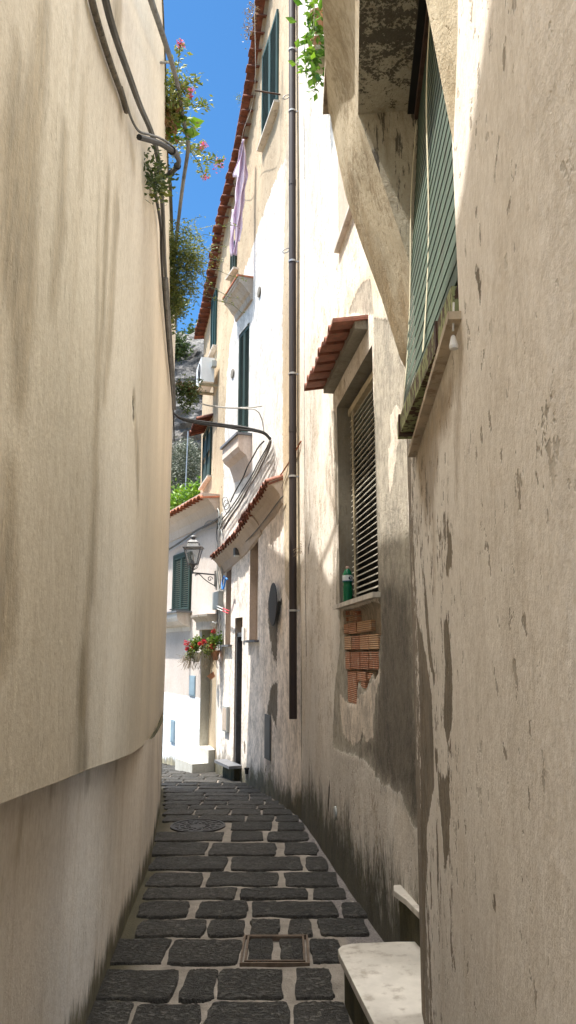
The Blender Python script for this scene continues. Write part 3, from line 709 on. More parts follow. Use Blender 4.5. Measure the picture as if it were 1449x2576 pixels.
# rooms behind, so that the house is a body
b = MB(); b.add([WN.pt(1.6, -2.5, -.6), WN.pt(WN.L[-1], -2.5, -.8), WN.pt(WN.L[-1], 3.3, -.8), WN.pt(1.6, 3.3, -.6), WN.pt(1.6, 3.3, .0), WN.pt(WN.L[-1], 3.3, .0)], [(0, 1, 2, 3), (3, 2, 5, 4)])
b.build('rear_wall', mN, near)
# stone door steps between the two houses
stp = thing('door_steps', (.6, 4.1, ground(4)), 'two worn white marble steps with mossy risers rising to a doorway at the lower right', 'steps')
z1s, z2s = -1.55, -1.35
p1 = P(850, 2385, 1); 
def atz(u, v, z): kx, kz = ray(u, v); y = z / kz; return Vector((kx * y, y, z))
ma = plaster('mossy_riser', (.20, .165, .12), [], streak=.5, pits=.5, grain=1.0, moss=(.35, (.035, .032, .014)))
def slab(pts, z, th, name, mat, par):
    b = MB(); L = []
    for (k, zz) in ((0.0, z - th), (0, z - .006), (.006, z)):
        c = sum(pts, Vector()) / len(pts); L.append([Vector((p.x + (c.x - p.x) * k * 2, p.y + (c.y - p.y) * k * 2, zz)) for p in pts])
    b.loft(L); return b.build(name, mat, par)
c = [atz(u, v, z1s) for u, v in ((941, 2576), (900, 2495), (868, 2430), (853, 2400), (850, 2387), (860, 2378), (885, 2373), (1000, 2368))]
a0 = c[0]; c = [Vector((a0.x + .03, a0.y - .4, z1s))] + c + [Vector((.72, c[-1].y, z1s)), Vector((.72, a0.y - .4, z1s))]
slab(c, z1s, .035, 'lower_tread', M['marble'], stp)
b = MB(); L = [[Vector((p.x + .03, p.y - (.03 if p.y > 3.9 else 0), zz)) for p in c] for zz in (-2.1, z1s - .036)]; b.loft(L); b.build('lower_riser', ma, stp)
c = [atz(u, v, z2s) for u, v in ((1058, 2300), (1020, 2262), (990, 2240), (990, 2226), (1056, 2222))]
a0 = c[0]; c = [Vector((a0.x + .10, a0.y - .55, z2s))] + c + [Vector((1.3, c[-1].y, z2s)), Vector((1.3, a0.y - .55, z2s))]
slab(c, z2s, .03, 'upper_tread', M['marble'], stp)
b = MB(); L = [[Vector((p.x + .03, p.y, zz)) for p in c] for zz in (-2.1, z2s - .031)]; b.loft(L); b.build('upper_riser', ma, stp)

# ------------------------------------------------------------------ MIDDLE HOUSE (brick-patched window)
mid = thing('peeling_house', (.6, 6, ground(6)), 'peeling whitewashed house with bare bricks below a louvred window and tiled canopy', 'house')
cem = union([polym(WB, c6((378, 380), (412, 380), (410, 800), (415, 1000), (700, 800), (640, 0), (655, -60), (925, -60), (945, 300), (960, 700), (975, 1300), (985, 1700), (1010, 2100), (1030, 2500), (980, 2560), (930, 2450), (880, 2280), (800, 2230), (700, 2180), (650, 2080), (560, 1990), (400, 1940), (350, 1910), (355, 1650), (370, 1400), (400, 1150), (405, 950), (372, 800))),
             polym(WB, c5((665, 430), (790, 440), (850, 640), (880, 780), (930, 860), (925, 1150), (940, 1500), (930, 2029), (640, 2029), (640, 1240), (665, 1200))), polym(WB, c5((470, 400), (500, 300), (560, 180), (610, 135), (645, 150), (657, 260), (664, 410))),
             polym(WB, c5((345, 1150), (375, 1150), (400, 1560), (412, 2029), (375, 2029), (362, 1580)))])
inner = polym(WB, c6((400, 1500), (450, 1560), (520, 1530), (600, 1480), (680, 1300), (715, 1330), (690, 1450), (670, 1530), (665, 1640), (650, 1700), (655, 1850), (600, 1870), (580, 1790), (555, 1850), (510, 1900), (470, 1860), (420, 1800), (410, 1700), (400, 1580)))
brk = polym(WB, c6((420, 850), (550, 825), (650, 780), (705, 800), (710, 1010), (695, 1160), (690, 1320), (650, 1400), (640, 1330), (590, 1470), (530, 1400), (520, 1560), (455, 1570), (450, 1320), (435, 1170), (425, 960)))
drk = polym(WB, c6((712, 640), (800, 620), (940, 720), (960, 900), (975, 1300), (985, 1700), (1010, 2100), (1030, 2500), (960, 2480), (900, 2330), (830, 2230), (740, 2190), (680, 2080), (640, 1960), (560, 1960), (620, 1870), (665, 1850), (690, 1400), (715, 1200)))
flake = union([polym(WB, c5((840, 1100), (875, 1160), (885, 1330), (845, 1420), (810, 1700), (790, 1780), (775, 1450), (800, 1350), (790, 1200))), inner])
yell = union([polym(WB, c5((600, 60), (680, 0), (760, 350), (800, 430), (660, 420), (655, 260), (610, 130), (480, 330), (450, 400), (430, 330))), polym(WB, c5((-20, 300), (60, 300), (75, 2029), (-20, 2029)))])
holes_groove_shade = union([strokem(WB, [(830, 1955, .004), (828, 1990, .035), (825, 2030, .03), (824, 2045, .008)]), strokem(WB, [(783, 1345, .01), (777, 1378, .03), (776, 1395, .01)]), strokem(WB, [(765, 300, .02), (766, 800, .02), (768, 1400, .018), (770, 1650, .022)]), strokem(WB, [(910, 1830, .002), (908, 1850, .02), (904, 1870, .01)])])  # dark wall holes, plus the shadowed groove beside the drainpipe painted as a strip
def brickcol(n):
    t = n.t.nodes.new('ShaderNodeTexBrick'); src = n.t.nodes.new('ShaderNodeAttribute'); src.attribute_name = 'sz'
    n.lk(n.map((1, 1, 1), src.outputs['Vector'], (.05, .02, 0)), t.inputs['Vector'])
    t.inputs['Color1'].default_value = (.44, .20, .11, 1); t.inputs['Color2'].default_value = (.34, .12, .065, 1); t.inputs['Mortar'].default_value = (.40, .33, .25, 1)
    t.inputs['Scale'].default_value = 1; t.inputs['Brick Width'].default_value = .30; t.inputs['Row Height'].default_value = .165; t.inputs['Mortar Size'].default_value = .009; t.offset = .37; t.squash = .8; t.squash_frequency = 3
    w = n.t.nodes.new('ShaderNodeTexWave'); w.bands_direction = 'Y'; w.inputs['Scale'].default_value = 11.5; w.inputs['Distortion'].default_value = .4
    n.lk(src.outputs['Vector'], w.inputs['Vector'])
    return n.mix(n.ma('MULTIPLY', n.step(w.outputs['Fac'], .2, .6, 1., 0.), .55), t.outputs['Color'], (.17, .065, .035))
mB = plaster('whitewash', (.80, .75, .685), [('yell', (.58, .47, .33), .1, .12, 0, .6), ('cem', (.33, .30, .245), .03, .008, -.35, .95), ('drk', (.085, .07, .052), .10, .12, -.1, .8), ('flake', (.60, .53, .45), .04, .006, .5, 1.0), ('brk', (.26, .21, .155), .010, .006, -.6, 1.0), ('hol_shade', (.04, .03, .022), .01, .01, -.8, .95)],
             streak=.20, pits=1.0, grain=1.0, blotch=.22, pitcol=.35, grime=.75, iso=True, moss=(.72, (.024, .023, .011)))
n = NT('hollow_brick'); g = n.t.nodes.new('ShaderNodeNewGeometry'); w_ = n.t.nodes.new('ShaderNodeTexWave'); w_.bands_direction = 'Z'; w_.inputs['Scale'].default_value = 21; w_.inputs['Distortion'].default_value = .6
n.lk(n.tc.outputs['Object'], w_.inputs['Vector'])
rr_ = n.t.nodes.new('ShaderNodeValToRGB'); n.lk(g.outputs['Random Per Island'], rr_.inputs[0]); rr_.color_ramp.elements[0].color = (.30, .115, .06, 1); rr_.color_ramp.elements[1].color = (.52, .33, .19, 1)
e_ = rr_.color_ramp.elements.new(.5); e_.color = (.46, .22, .12, 1)
c_ = n.mix(n.ma('MULTIPLY', n.step(w_.outputs['Fac'], .15, .45, 1., 0.), .6), rr_.outputs[0], (.16, .07, .04)); c_ = n.mix(n.ma('MULTIPLY', n.step(n.noise((18, 18, 18), 6, .7), .52, .66), .55), c_, (.42, .36, .28))
n.bump(w_.outputs['Fac'], .7, .006); mBk = n.out(c_, .9)
bk = MB()
def brk_(x0, x1, y0, y1, dy=0):
    (ua, va), (ub, vb) = c6((x0, y0), (x1, y1)); um = (ua + ub) / 2
    sa = WB.sz(ub, (va + vb) / 2)[0] + .004; sb = WB.sz(ua, (va + vb) / 2)[0] - .004; za = WB.sz(um, vb)[1] + .004; zb_ = WB.sz(um, va)[1] - .004
    o = random.uniform(-.016, -.004); bk.on(WB, sa, sb, za, zb_, -.05, o)
for (x0, x1, y0, y1) in ((430, 465, 955, 1035), (467, 525, 945, 1035), (529, 638, 930, 1020), (435, 485, 1050, 1160), (489, 547, 1045, 1160), (551, 618, 1035, 1160), (620, 688, 1030, 1158),
                         (442, 476, 1172, 1310), (482, 550, 1172, 1310), (553, 615, 1170, 1310), (618, 690, 1168, 1312), (455, 522, 1322, 1570), (526, 590, 1322, 1400), (555, 590, 1400, 1455), (602, 640, 1335, 1385), (600, 650, 1465, 1530)): brk_(x0, x1, y0, y1)
for k in range(6):
    for y0, y1 in ((852, 892), (898, 940)): brk_(440 + k * 18, 446 + k * 18, y0, y1)
for y0, y1 in ((846, 852), (892, 898), (940, 946)): brk_(440, 550, y0, y1)
bk.build('bare_bricks', mBk, mid)
# window opening
sF = WB.sz(851, 1300)[0]; sN = WB.sz(950, 1450)[0]; zsil = WB.sz(935, 1503)[1] + .02; ztp = 2.20
HB = (sN, sF, zsil, ztp)
wall('plaster_wall', WB, 0, WB.L[-1], -2.6, 11.0, .03, mB, mid, holes=[HB], masks={'cem': cem, 'drk': drk, 'flake': flake, 'brk': brk, 'yell': yell, 'hol_shade': holes_groove_shade}, relief=.012, seed=12, carve=(('brk', .035), ('cem', .006)))
mRev = plaster('rough_cement', (.27, .25, .205), [], streak=.3, pits=.6, grain=2.2, blotch=.3)
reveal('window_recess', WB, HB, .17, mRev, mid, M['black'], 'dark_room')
b = MB(); b.on(WB, sN - .05, sF + .04, zsil - .035, zsil, -.17, .05); b.build('marble_sill', M['marble'], mid)
b = MB(); nl = 34; fa, fb = sN + .02, sF - .02
for i in range(nl):
    z = zsil + .03 + (ztp - .13 - zsil) * i / nl; b.slat(WB, fa, fb, z, .022, -.15, -.115, .006)
b.build('louvres', M['louvre'], mid)
b = MB(); b.on(WB, fa, fb, ztp - .09, ztp - .03, -.155, -.10); b.on(WB, fb - .19, fb - .165, zsil + .005, ztp - .09, -.108, -.095); b.build('louvre_frame', M['wood'], mid)
# tiled window canopy
s_n, z_n = WB.sz(925, 806); s_f, z_f = WB.sz(840, 974)
b = tiles(WB, s_f + .02, s_n, z_f + .02, z_n + .02, -.02, .28, .05, w=.2)
b.build('tile_canopy', M['tilered'], mid)
b = MB(); b.on(WB, s_n, s_f, z_n - .07, z_n - .0, -.02, .10); b.build('canopy_mortar_bed', mRev, mid)
b = MB(); b.on(WB, 0, .02, -2.6, 11, -.9, -.002); b.add([WB.pt(0, -2.6, -.9), WB.pt(WB.L[-1], -2.6, -.9), WB.pt(WB.L[-1], 11, -.9), WB.pt(0, 11, -.9), WB.pt(0, 11, 0), WB.pt(WB.L[-1], 11, 0)], [(0, 1, 2, 3), (3, 2, 5, 4)])
b.build('rear_wall', mB, mid)
# upper window niche with stone sill
t0, zz0 = WB.sz(853, 630); t1, zz1 = WB.sz(900, 530)
b = MB(); b.on(WB, t1, t0, zz0 - .03, zz0 + .01, -.01, .05); b.build('upper_sill', M['marble'], mid)
b = MB(); b.on(WB, t1 + .05, t0 - .05, zz0 + .01, zz0 + 1.2, .001, .012); b.build('blocked_window_panel', plaster('grey_infill', (.50, .43, .36), [], grain=.8), mid)
# small vent cap
t_, z_ = WB.sz(845, 2045); b = MB(); b.lathe(WB.pt(t_, z_, 0), [(.0, 0), (.055, 0), (.055, .012), (.04, .016), (0, .016)], 16, axis=WB.dirs(t_)[1]); b.build('wall_cap', M['metergrey'], mid)
# bottle on the sill
bp = WB.pt(sF - .10, zsil + .001, -.055)
t = thing('water_bottle', bp, 'green plastic water bottle standing on the window sill above the bare bricks', 'bottle')
b = MB(); H = .33; rb = .044
prf = [(.030, 0), (.042, .008)] + [(rb - (.002 if k % 2 else 0), .012 + .011 * k) for k in range(13)] + [(.040, .160), (.037, .172), (.040, .184), (rb, .192), (rb, .245), (.040, .262), (.028, .288), (.015, .305), (.0135, .312)]
b.lathe(bp, prf, 24); b.build('bottle_body', M['bottle'], t, smooth=True)
b = MB(); b.lathe(bp + Vector((0, 0, .196)), [(rb + .001, 0), (rb + .001, .052)], 24); lb = b.build('label', simple('bottle_label', (.60, .66, .68), .4, .05), t)
b = MB(); cc = bp + Vector((0, 0, .222))
pts = []
for k in range(20):
    a = 2 * math.pi * k / 20; th = math.radians(-62) + .42 * math.cos(a); pts.append(Vector(((rb + .0022) * math.cos(th), (rb + .0022) * math.sin(th), .014 * math.sin(a))) + cc)
b.v = [tuple(p) for p in pts]; b.f = [tuple(range(20))]; b.build('label_emblem', simple('navy_ink', (.01, .03, .07), .4), lb)
b = MB(); b.lathe(bp + Vector((0, 0, .196)), [(rb + .0016, 0), (rb + .0016, .006)], 24); b.build('label_band', simple('blue_ink', (.02, .10, .30), .4), lb)
b = MB(); b.lathe(bp + Vector((0, 0, .308)), [(.0155, 0), (.0155, .018), (.013, .020)], 16); b.build('cap', simple('pale_cap', (.55, .38, .33), .5), t)
# drainpipe
def wp(W, u, v, o): t_, y_, z_ = W.hit(u, v, o); return W.pt(t_, z_, o)
pt0 = WC.pt(.10, -.78, .075); t = thing('drainpipe', (pt0.x, pt0.y, pt0.z), 'long dark brown drainpipe running down the facade between the peeling house and the pink one', 'drainpipe')
b = MB(); b.tube([(pt0.x, pt0.y, -.78), (pt0.x, pt0.y, 9.4)], .047, 16); pipe = b.build('pipe', M['pipe'], t, smooth=True)
b = MB(); b.lathe((pt0.x, pt0.y, 9.4), [(.05, 0), (.11, .15), (.12, .3)], 14); b.build('hopper', M['pipe'], t)
for v in (450, 1075): zz = P(750, v, 8.7).z; b = MB(); b.tube([(pt0.x, pt0.y, zz - .04), (pt0.x, pt0.y, zz + .04)], .0505, 16); b.build('pipe_joint', M['pipe'], t, smooth=True)
for v in (115, 270, 650, 935, 1195, 1535):
    zz = P(752, v, 8.7).z; b = MB(); b.tube([(pt0.x, pt0.y, zz - .012), (pt0.x, pt0.y, zz + .012)], .054, 16); b.box(pt0.x, pt0.x + .10, pt0.y - .01, pt0.y + .01, zz - .008, zz + .008); b.build('clip', M['clip'], t)
for v in (230, 620):
    zz = P(738, v, 8.7).z; b = MB(); c = Vector((pt0.x - .085, pt0.y + .02, zz)); b.tube([c + Vector((.045 * math.cos(a), 0, .03 * math.sin(a) + .02 * math.cos(a))) for a in [k * math.pi / 8 for k in range(17)]], .006, 6); b.build('iron_ring', M['iron'], t)
# ------------------------------------------------------------------ PINK HOUSE beyond the drainpipe (tall, tiled eaves)
pink = thing('tall_house', (-.6, 12, ground(12)), 'tall cream and white house with teal shutters and tiled eaves beyond the drainpipe', 'house')
Ln = WC.L[-1]
whitep = polym(WC, [(722, 395), (700, 430), (668, 520), (645, 590), (625, 650), (608, 700), (578, 860), (570, 960), (566, 1120), (560, 1330), (553, 1600), (545, 1950), (722, 2300), (722, 1700), (712, 1200), (712, 1000), (710, 800), (716, 500)])
peel = union([polym(WC, c3(*q)) for q in [[(970, 1040), (1090, 1030), (1075, 1100), (1050, 1230), (1045, 1600), (1010, 1500), (975, 1260)], [(1000, 1730), (1050, 1700), (1050, 1880), (1042, 2100), (1000, 1990), (960, 1980), (975, 1850)], [(945, 2380), (960, 2400), (950, 2480)], [(770, 2200), (790, 2230), (780, 2310)]]])
rough = polym(WC, [(713, 1190), (756, 1150), (757, 1500), (742, 1560), (716, 1480)])
greyst = polym(WC, [(712, 420), (742, 200), (742, 420), (730, 700), (716, 600)])
pinkm = polym(WC, [(545, 1300), (712, 1240), (758, 1560), (758, 1990), (690, 2060), (545, 1970)])
mC = plaster('cream_facade', (.50, .40, .275), [('white', (.60, .59, .58), .10, .02, 0, .86), ('pk', (.80, .72, .645), .03, .05, 0, .9), ('grey', (.42, .36, .28), .15, .1, 0, .7), ('rough', (.45, .38, .27), .05, .03, .3, .9), ('peel', (.13, .11, .08), .09, .012, -.5, .95)],
             streak=.25, pits=1.0, grain=.9, blotch=.2, pitcol=.35, grime=.5, iso=True, moss=(.48, (.035, .034, .016)))
def opening(W, uf, un, vt, vb, v_mid=None):
    v_mid = v_mid or (vt + vb) / 2
    s0, z = W.sz(un, vb); zt_ = W.sz(un, vt)[1]; s1 = W.sz(uf, v_mid)[0]; return (s0, s1, z, zt_)
HD = (WC.sz(608, 1760)[0], WC.sz(589, 1760)[0], WC.sz(600, 1922)[1], WC.sz(606, 1553)[1])
HN1 = (WC.sz(649, 1500)[0], WC.sz(628, 1500)[0], WC.sz(640, 1610)[1], WC.sz(649, 1345)[1])
HN2 = (WC.sz(581, 1520)[0], WC.sz(568, 1520)[0], WC.sz(572, 1622)[1], WC.sz(580, 1405)[1])
sTf, sTn = WC.sz(599, 980)[0], WC.sz(626, 980)[0]; HT = (sTn, sTf, WC.sz(625, 1085)[1], WC.sz(625, 815)[1])
ev = []
for (u, v) in ((657, 0), (630, 120), (606, 250), (590, 370), (562, 520), (540, 640), (512, 765)):
    t_, y_, z_ = WC.hit(u, v, .17); ev.append((t_, z_))
ev = [(0.0, ev[0][1] + (ev[0][0] * .16))] + ev; ev.append((Ln + .15, ev[-1][1] - .05)) if ev[-1][0] < Ln else None
eS = [q[0] for q in ev]; eZ = [q[1] for q in ev]
kk = np.polyfit(eS[1:], eZ[1:], 2); ss_ = np.linspace(0, Ln + .15, 9); ev = [(float(a), float(np.polyval(kk, a))) for a in ss_]
wall('facade', WC, 0, Ln, -2.8, 12.0, .05, mC, pink, holes=[HD, HN1, HN2, HT], masks={'white': whitep, 'pk': pinkm, 'grey': greyst, 'rough': rough, 'peel': peel}, relief=.012, seed=21, top=lambda X: np.interp(X, [q[0] for q in ev], [q[1] for q in ev]) - .02)
mNic = plaster('niche_plaster', (.58, .49, .42), [], grain=1.2, pits=.3)
reveal('doorway_recess', WC, HD, .28, mNic, pink, M['black'], 'doorway_dark')
reveal('niche_recess', WC, HN1, .13, mNic, pink, mNic, 'niche_infill'); reveal('niche_recess', WC, HN2, .13, mNic, pink, mNic, 'niche_infill')
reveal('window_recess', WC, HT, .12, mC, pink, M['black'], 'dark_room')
s0, s1, z0, z1 = HD; zd = z0 + (z1 - z0) * .865
b = MB(); b.on(WC, s0, s1, z0 + .01, zd, -.27, -.22); dr = b.build('door', M['door'], pink)
b = MB(); b.lathe(WC.pt(s0 + .09, z0 + 1.05, -.219), [(.0, 0), (.022, 0), (.012, .02), (.028, .045), (.0, .06)], 12, axis=WC.dirs(s0)[1]); b.build('door_knob', M['clip'], dr)
b = MB(); b.on(WC, s0 + .0, s1, zd, zd + .07, -.26, -.03); b.build('door_lintel', M['iron'], pink)
b = MB()
for k in range(6):
    s = s0 + (s1 - s0) * (k + .5) / 6; b.tube([WC.pt(s, zd + .07, -.2), WC.pt(s, z1 - .01, -.2)], .012, 5)
b.build('transom_grille', M['irondark'], pink)
b = MB(); b.on(WC, s1 - .05, s1 - .01, z0, zd, -.22, -.02); b.on(WC, s0 + .01, s0 + .05, z0, zd, -.22, -.06); b.build('door_frame', M['iron'], pink)
b = MB(); b.on(WC, s0 - .05, s1 + .35, z0 - .045, z0, -.2, .22); b.build('slate_doorstep', M['slate'], pink)
b = MB(); b.on(WC, s0 + .05, s1 + .25, -2.6, z0 - .046, -.1, .10); b.build('step_base', mC, pink)
for h in (HN1, HN2): b = MB(); b.on(WC, h[0] - .07, h[1] + .09, h[2] - .035, h[2], -.10, .07); b.build('slate_sill', M['slate'], pink)
# tall shutters with cornice above and moulded box below
sm = (HT[0] + HT[1]) / 2
shutter(WC, pink, HT[0] + .01, sm - .005, HT[2], HT[3] - .02, -.04, M['greenpaint'], 44)
shutter(WC, pink, sm + .005, HT[1] - .01, HT[2], HT[3] - .02, -.04, M['greenpaint'], 44)
mSt = plaster('stained_cornice', (.55, .49, .43), [], streak=.5, pits=.6, grain=1.0, blotch=.35)
def cornice(W, s0, s1, ztop, zt2, prof, name, mat, par):
    b = MB(); b.loft([[W.pt(s0, ztop + z, o) for o, z in prof], [W.pt(s1, zt2 + z, o) for o, z in prof]]); return b.build(name, mat, par)
zc = WC.sz(634, 705)[1]
wcn = cornice(WC, WC.sz(636, 760)[0], WC.sz(594, 880)[0], zc, zc, [(-.02, 0), (.27, 0), (.27, -.05), (.25, -.06), (.25, -.10), (.19, -.14), (.14, -.20), (.10, -.26), (.05, -.30), (.03, -.40), (-.02, -.40)], 'window_cornice', mSt, pink)
b = MB(); b.on(WC, WC.sz(636, 760)[0] - .01, WC.sz(594, 880)[0] + .01, zc, zc + .03, -.01, .29); b.build('cornice_tiles', M['tile'], wcn)
zb_ = WC.sz(634, 1097)[1]
wbx = cornice(WC, WC.sz(634, 1140)[0], WC.sz(596, 1140)[0] + .1, zb_, zb_, [(-.02, 0), (.24, 0), (.24, -.20), (.20, -.27), (.10, -.34), (.0, -.62), (-.02, -.62)], 'window_box', plaster('pink_box', (.66, .57, .52), [], grain=.5, pits=.1), pink)
b = MB(); b.on(WC, WC.sz(634, 1140)[0] - .04, WC.sz(596, 1140)[0] + .14, zb_, zb_ + .04, -.02, .28); b.build('slate_ledge', M['slate'], wbx)
# upper windows: (far u, vt, vb) (near u, vt, vb)
def quadwin(uf, fvt, fvb, un, nvt, nvb, mat, n, leaves_=2, o=.01, sill=True):
    s1, za1 = WC.sz(uf, fvb); zb1 = WC.sz(uf, fvt)[1]; s0, za0 = WC.sz(un, nvb); zb0 = WC.sz(un, nvt)[1]
    za = (za0 + za1) / 2; zb2 = (zb0 + zb1) / 2; w = (s1 - s0) / leaves_
    for k in range(leaves_): shutter(WC, pink, s0 + k * w + .005, s0 + (k + 1) * w - .005, za, zb2, o, mat, n)
    if sill: b = MB(); b.on(WC, s0 - .08, s1 + .1, za - .04, za, -.01, .10); b.build('window_sill', M['marble'], pink)
    return s0, s1, za, zb2
quadwin(663, 165, 375, 702, 10, 255, M['tealpaint'], 34)
quadwin(583, 640, 707, 596, 590, 667, M['greenpaint'], 22)
quadwin(533, 768, 901, 545, 734, 871, M['tealpaint'], 26)
w4 = quadwin(512, 1096, 1220, 532, 1071, 1205, M['greenpaint'], 2, 2)
s, z = WC.sz(520, 1045)
b = tiles(WC, w4[1] + .1, w4[0] - .05, w4[3] + .12, w4[3] + .12, -.02, .35, .12, w=.16, flat=False); b.build('small_tiled_canopy', M['tileold'], pink)
# gable end and roof
b = MB(); e0, e1 = WC.pt(Ln, -3, 0), WC.pt(Ln, 9, 0); d_, n_ = WC.dirs(Ln)
b.add([e0, e0 - n_ * 5, Vector((*(e0 - n_ * 5).xy, 8.6)), Vector((*e0.xy, 8.4))], [(0, 1, 2, 3)])
b.add([WC.pt(0, -3, -5), WC.pt(Ln, -3, -5), WC.pt(Ln, 8, -5), WC.pt(0, 10, -5)], [(0, 1, 2, 3)]); b.build('gable_wall', mC, pink)
for i, ((a, za), (c, zc_)) in enumerate(zip(ev, ev[1:])):
    if abs(c - a) < .15: continue
    b = tiles(WC, a, c, za, zc_, -1.2, .19, -.0, w=.15, flat=False) if False else tiles(WC, a, c, za + .03, zc_ + .03, -.9, .235, .18, w=.15, flat=False)
    b.build('eaves_tiles', M['tileold'], pink)
    b = MB(); b.on(WC, a, c, za - .06, za + .0, -.02, .05, zc_ - .06, zc_ + .0); b.build('eaves_moulding', mSt, pink)
    b = MB(); b.on(WC, a, c, za - .012, za + .012, -.02, .205, zc_ - .012, zc_ + .012); b.build('eaves_board', M['tileold'], pink)
sx_ = [e_[0] for e_ in ev]; sz_ = [e_[1] for e_ in ev]
pink['roof_slope'] = 0.0
b = MB(); L = []
for a in np.linspace(0, Ln, 24): z_ = float(np.interp(a, sx_, sz_)); L.append([WC.pt(a, z_ + .10, -.85), WC.pt(a, z_ + .9, -5.)])
b.loft(L, closed=False, caps=False); b.build('roof', M['tileold'], pink)
# low tiled canopy over the pink ground floor, coved underneath
def lowcan(un, vn, uf, vf, on, of):
    a = WC.hit(un, vn, on); c = WC.hit(uf, vf, of); return a[0], a[2], c[0], c[2]
for (un, vn, uf, vf, o_) in ((667, 1192, 603, 1300, .26), (622, 1276, 534, 1390, .24)):
    s0, z0, s1, z1 = lowcan(un, vn, uf, vf, o_, o_ - .04)
    s1 = min(s1, WC.L[3] + .05)
    b = tiles(WC, s0, s1, z0, z1, -.02, o_, .10, w=.13, flat=False); b.build('canopy_tiles', M['tilered'], pink)
    b = tiles(WC, s0, s1, z0 - .035, z1 - .035, -.02, o_ - .03, .10, w=.13, flat=False); b.build('canopy_under_tiles', M['tileold'], pink)
    b = MB(); pr = [(-.02, -.02)] + [(o_ - .05, -.10), (o_ - .06, -.14), (.13, -.18), (.06, -.27), (.02, -.40), (-.02, -.42)]
    b.loft([[WC.pt(s0 + (s1 - s0) * k, z0 + (z1 - z0) * k + z, o) for o, z in pr] for k in np.linspace(0, 1, 8)]); b.build('canopy_cove', mNic, pink)
# buttons, plaques
b = MB(); b.on(WC, WC.sz(617, 1500)[0], WC.sz(612, 1500)[0], WC.sz(615, 1612)[1], WC.sz(615, 1578)[1], .0, .02); b.build('wall_plate', M['white'], pink)
def wallbox(W, uf, un, vt, vb, o, name, label, cat, mat, inner=None, o0=.003, group=None):
    s0, z0 = W.sz(un, vb); s1 = W.sz(uf, (vt + vb) / 2)[0]; z1 = W.sz(un, vt)[1]
    if s1 < s0: s0, s1 = s1, s0
    base = W.pt((s0 + s1) / 2, z0, o0); t = thing(name, base, label, cat, group)
    b = MB(); b.on(W, s0, s1, z0, z1, o0, o); b.build('case', mat, t)
    m = min(.025, (s1 - s0) * .2)
    b = MB(); b.on(W, s0 + m, s1 - m, z0 + m, z1 - m, o, o + .006); b.build('lid', inner or mat, t); return t
t = wallbox(WC, 667, 682, 1800, 1915, .012, 'meter_door', 'dark grey metal meter door set low in the pink wall below the peeled plaster', 'meter door', M['meterdark'])
t = wallbox(WC, 566, 577, 1778, 1842, .05, 'intake_box', 'pale grey metal framed box low on the wall left of the black door', 'box', M['metergrey'], mNic)
t = wallbox(WC, 546, 561, 1487, 1532, .09, 'junction_box', 'grey electrical box among the cables at the corner below the lamp bracket', 'electrical box', M['metergrey'])
t = wallbox(WD, 478, 492, 1700, 1752, .02, 'meter_door', 'blue grey meter door under the left flower pot on the far house', 'meter door', M['bluegrey'])
t = wallbox(WD, 431, 440, 1812, 1870, .02, 'meter_door', 'narrow blue grey meter door low on the white far wall', 'meter door', M['bluegrey'])
# round sign lying against the wall
t_, y_, z_ = WC.hit(686, 1520, .07); p = WC.pt(t_, z_, .07); dd, nn = WC.dirs(t_)
t = thing('round_sign', p, 'round dark traffic sign mounted flat on the pink wall above peeled plaster', 'sign')
b = MB(); b.lathe(p, [(.0, -.008), (.30, -.008), (.30, .0), (.285, .004), (.0, .004)], 36, axis=nn); b.build('disc', simple('dark_sign_back', (.012, .012, .014), .6), t)
b = MB(); b.tube([p, p - nn * .08], .015); b.build('fixing', M['iron'], t)
# small wall lights
for (u, v, lb) in ((597, 1388, 'small dark wall light under the low tiled canopy'),):
    t_, y_, z_ = WC.hit(u, v, .06); p = WC.pt(t_, z_, .0); dd, nn = WC.dirs(t_); t = thing('wall_light', p, lb, 'light')
    b = MB(); b.box8([p + dd * x + nn * y + Vector((0, 0, z)) for z in (-.06, .06) for x, y in ((-.05, .0), (.05, .0), (.04, .12), (-.04, .12))]); b.build('housing', M['iron'], t)
    b = MB(); b.box8([p + dd * x + nn * y + Vector((0, 0, z)) for z in (-.085, -.06) for x, y in ((-.035, .02), (.035, .02), (.03, .11), (-.03, .11))]); b.build('lens', M['white'], t)
# small outdoor socket by the door foot
t_, y_, z_ = WC.hit(624, 1938, .03); p = WC.pt(t_, z_, .0); dd, nn = WC.dirs(t_)
t = thing('outdoor_lamp', p, 'tiny black bollard light on the wall foot beside the slate doorstep', 'light')
b = MB(); b.lathe(p + nn * .05 + Vector((0, 0, -.05)), [(.03, 0), (.03, .06), (.04, .065), (.04, .09), (.0, .10)], 12); b.build('housing', M['irondark'], t)
b = MB(); b.lathe(p + nn * .05 + Vector((0, 0, -.14)), [(.02, 0), (.022, .09)], 10); b.build('stem', M['clip'], t)

# air conditioner on brackets, far up the tall house
t_, y_, z_ = WC.hit(516, 975, .22); 
s0, s1, za, zb2, o0, o1 = t_ - .35, t_ + .35, z_, z_ + .52, .09, .36
t = thing('air_conditioner', WC.pt(t_, za, .2), 'white air conditioner on wooden brackets high on the far end of the tall house', 'air conditioner')
b = MB(); b.on(WC, s0, s1, za, zb2, o0, o1); b.build('casing', M['white'], t)
d_, n_ = WC.dirs(t_); c = WC.pt(t_ - .1, (za + zb2) / 2, o1 + .002)
b = MB()
for k in range(5): b.lathe(c, [(.04 + .04 * k, 0), (.04 + .04 * k, .006), (.034 + .04 * k, .006), (.034 + .04 * k, 0)], 20, axis=n_)
b.build('fan_grille', M['iron'], t)
for sb in (s0 + .1, s1 - .1): b = MB(); b.on(WC, sb, sb + .05, za - .05, za - .002, .0, o1 + .03); b.build('bracket', M['wood'], t)
b = MB(); b.on(WC, s0 - .12, s0 - .002, za + .3, za + .42, .06, .16); b.build('valve_cover', M['metergrey'], t)

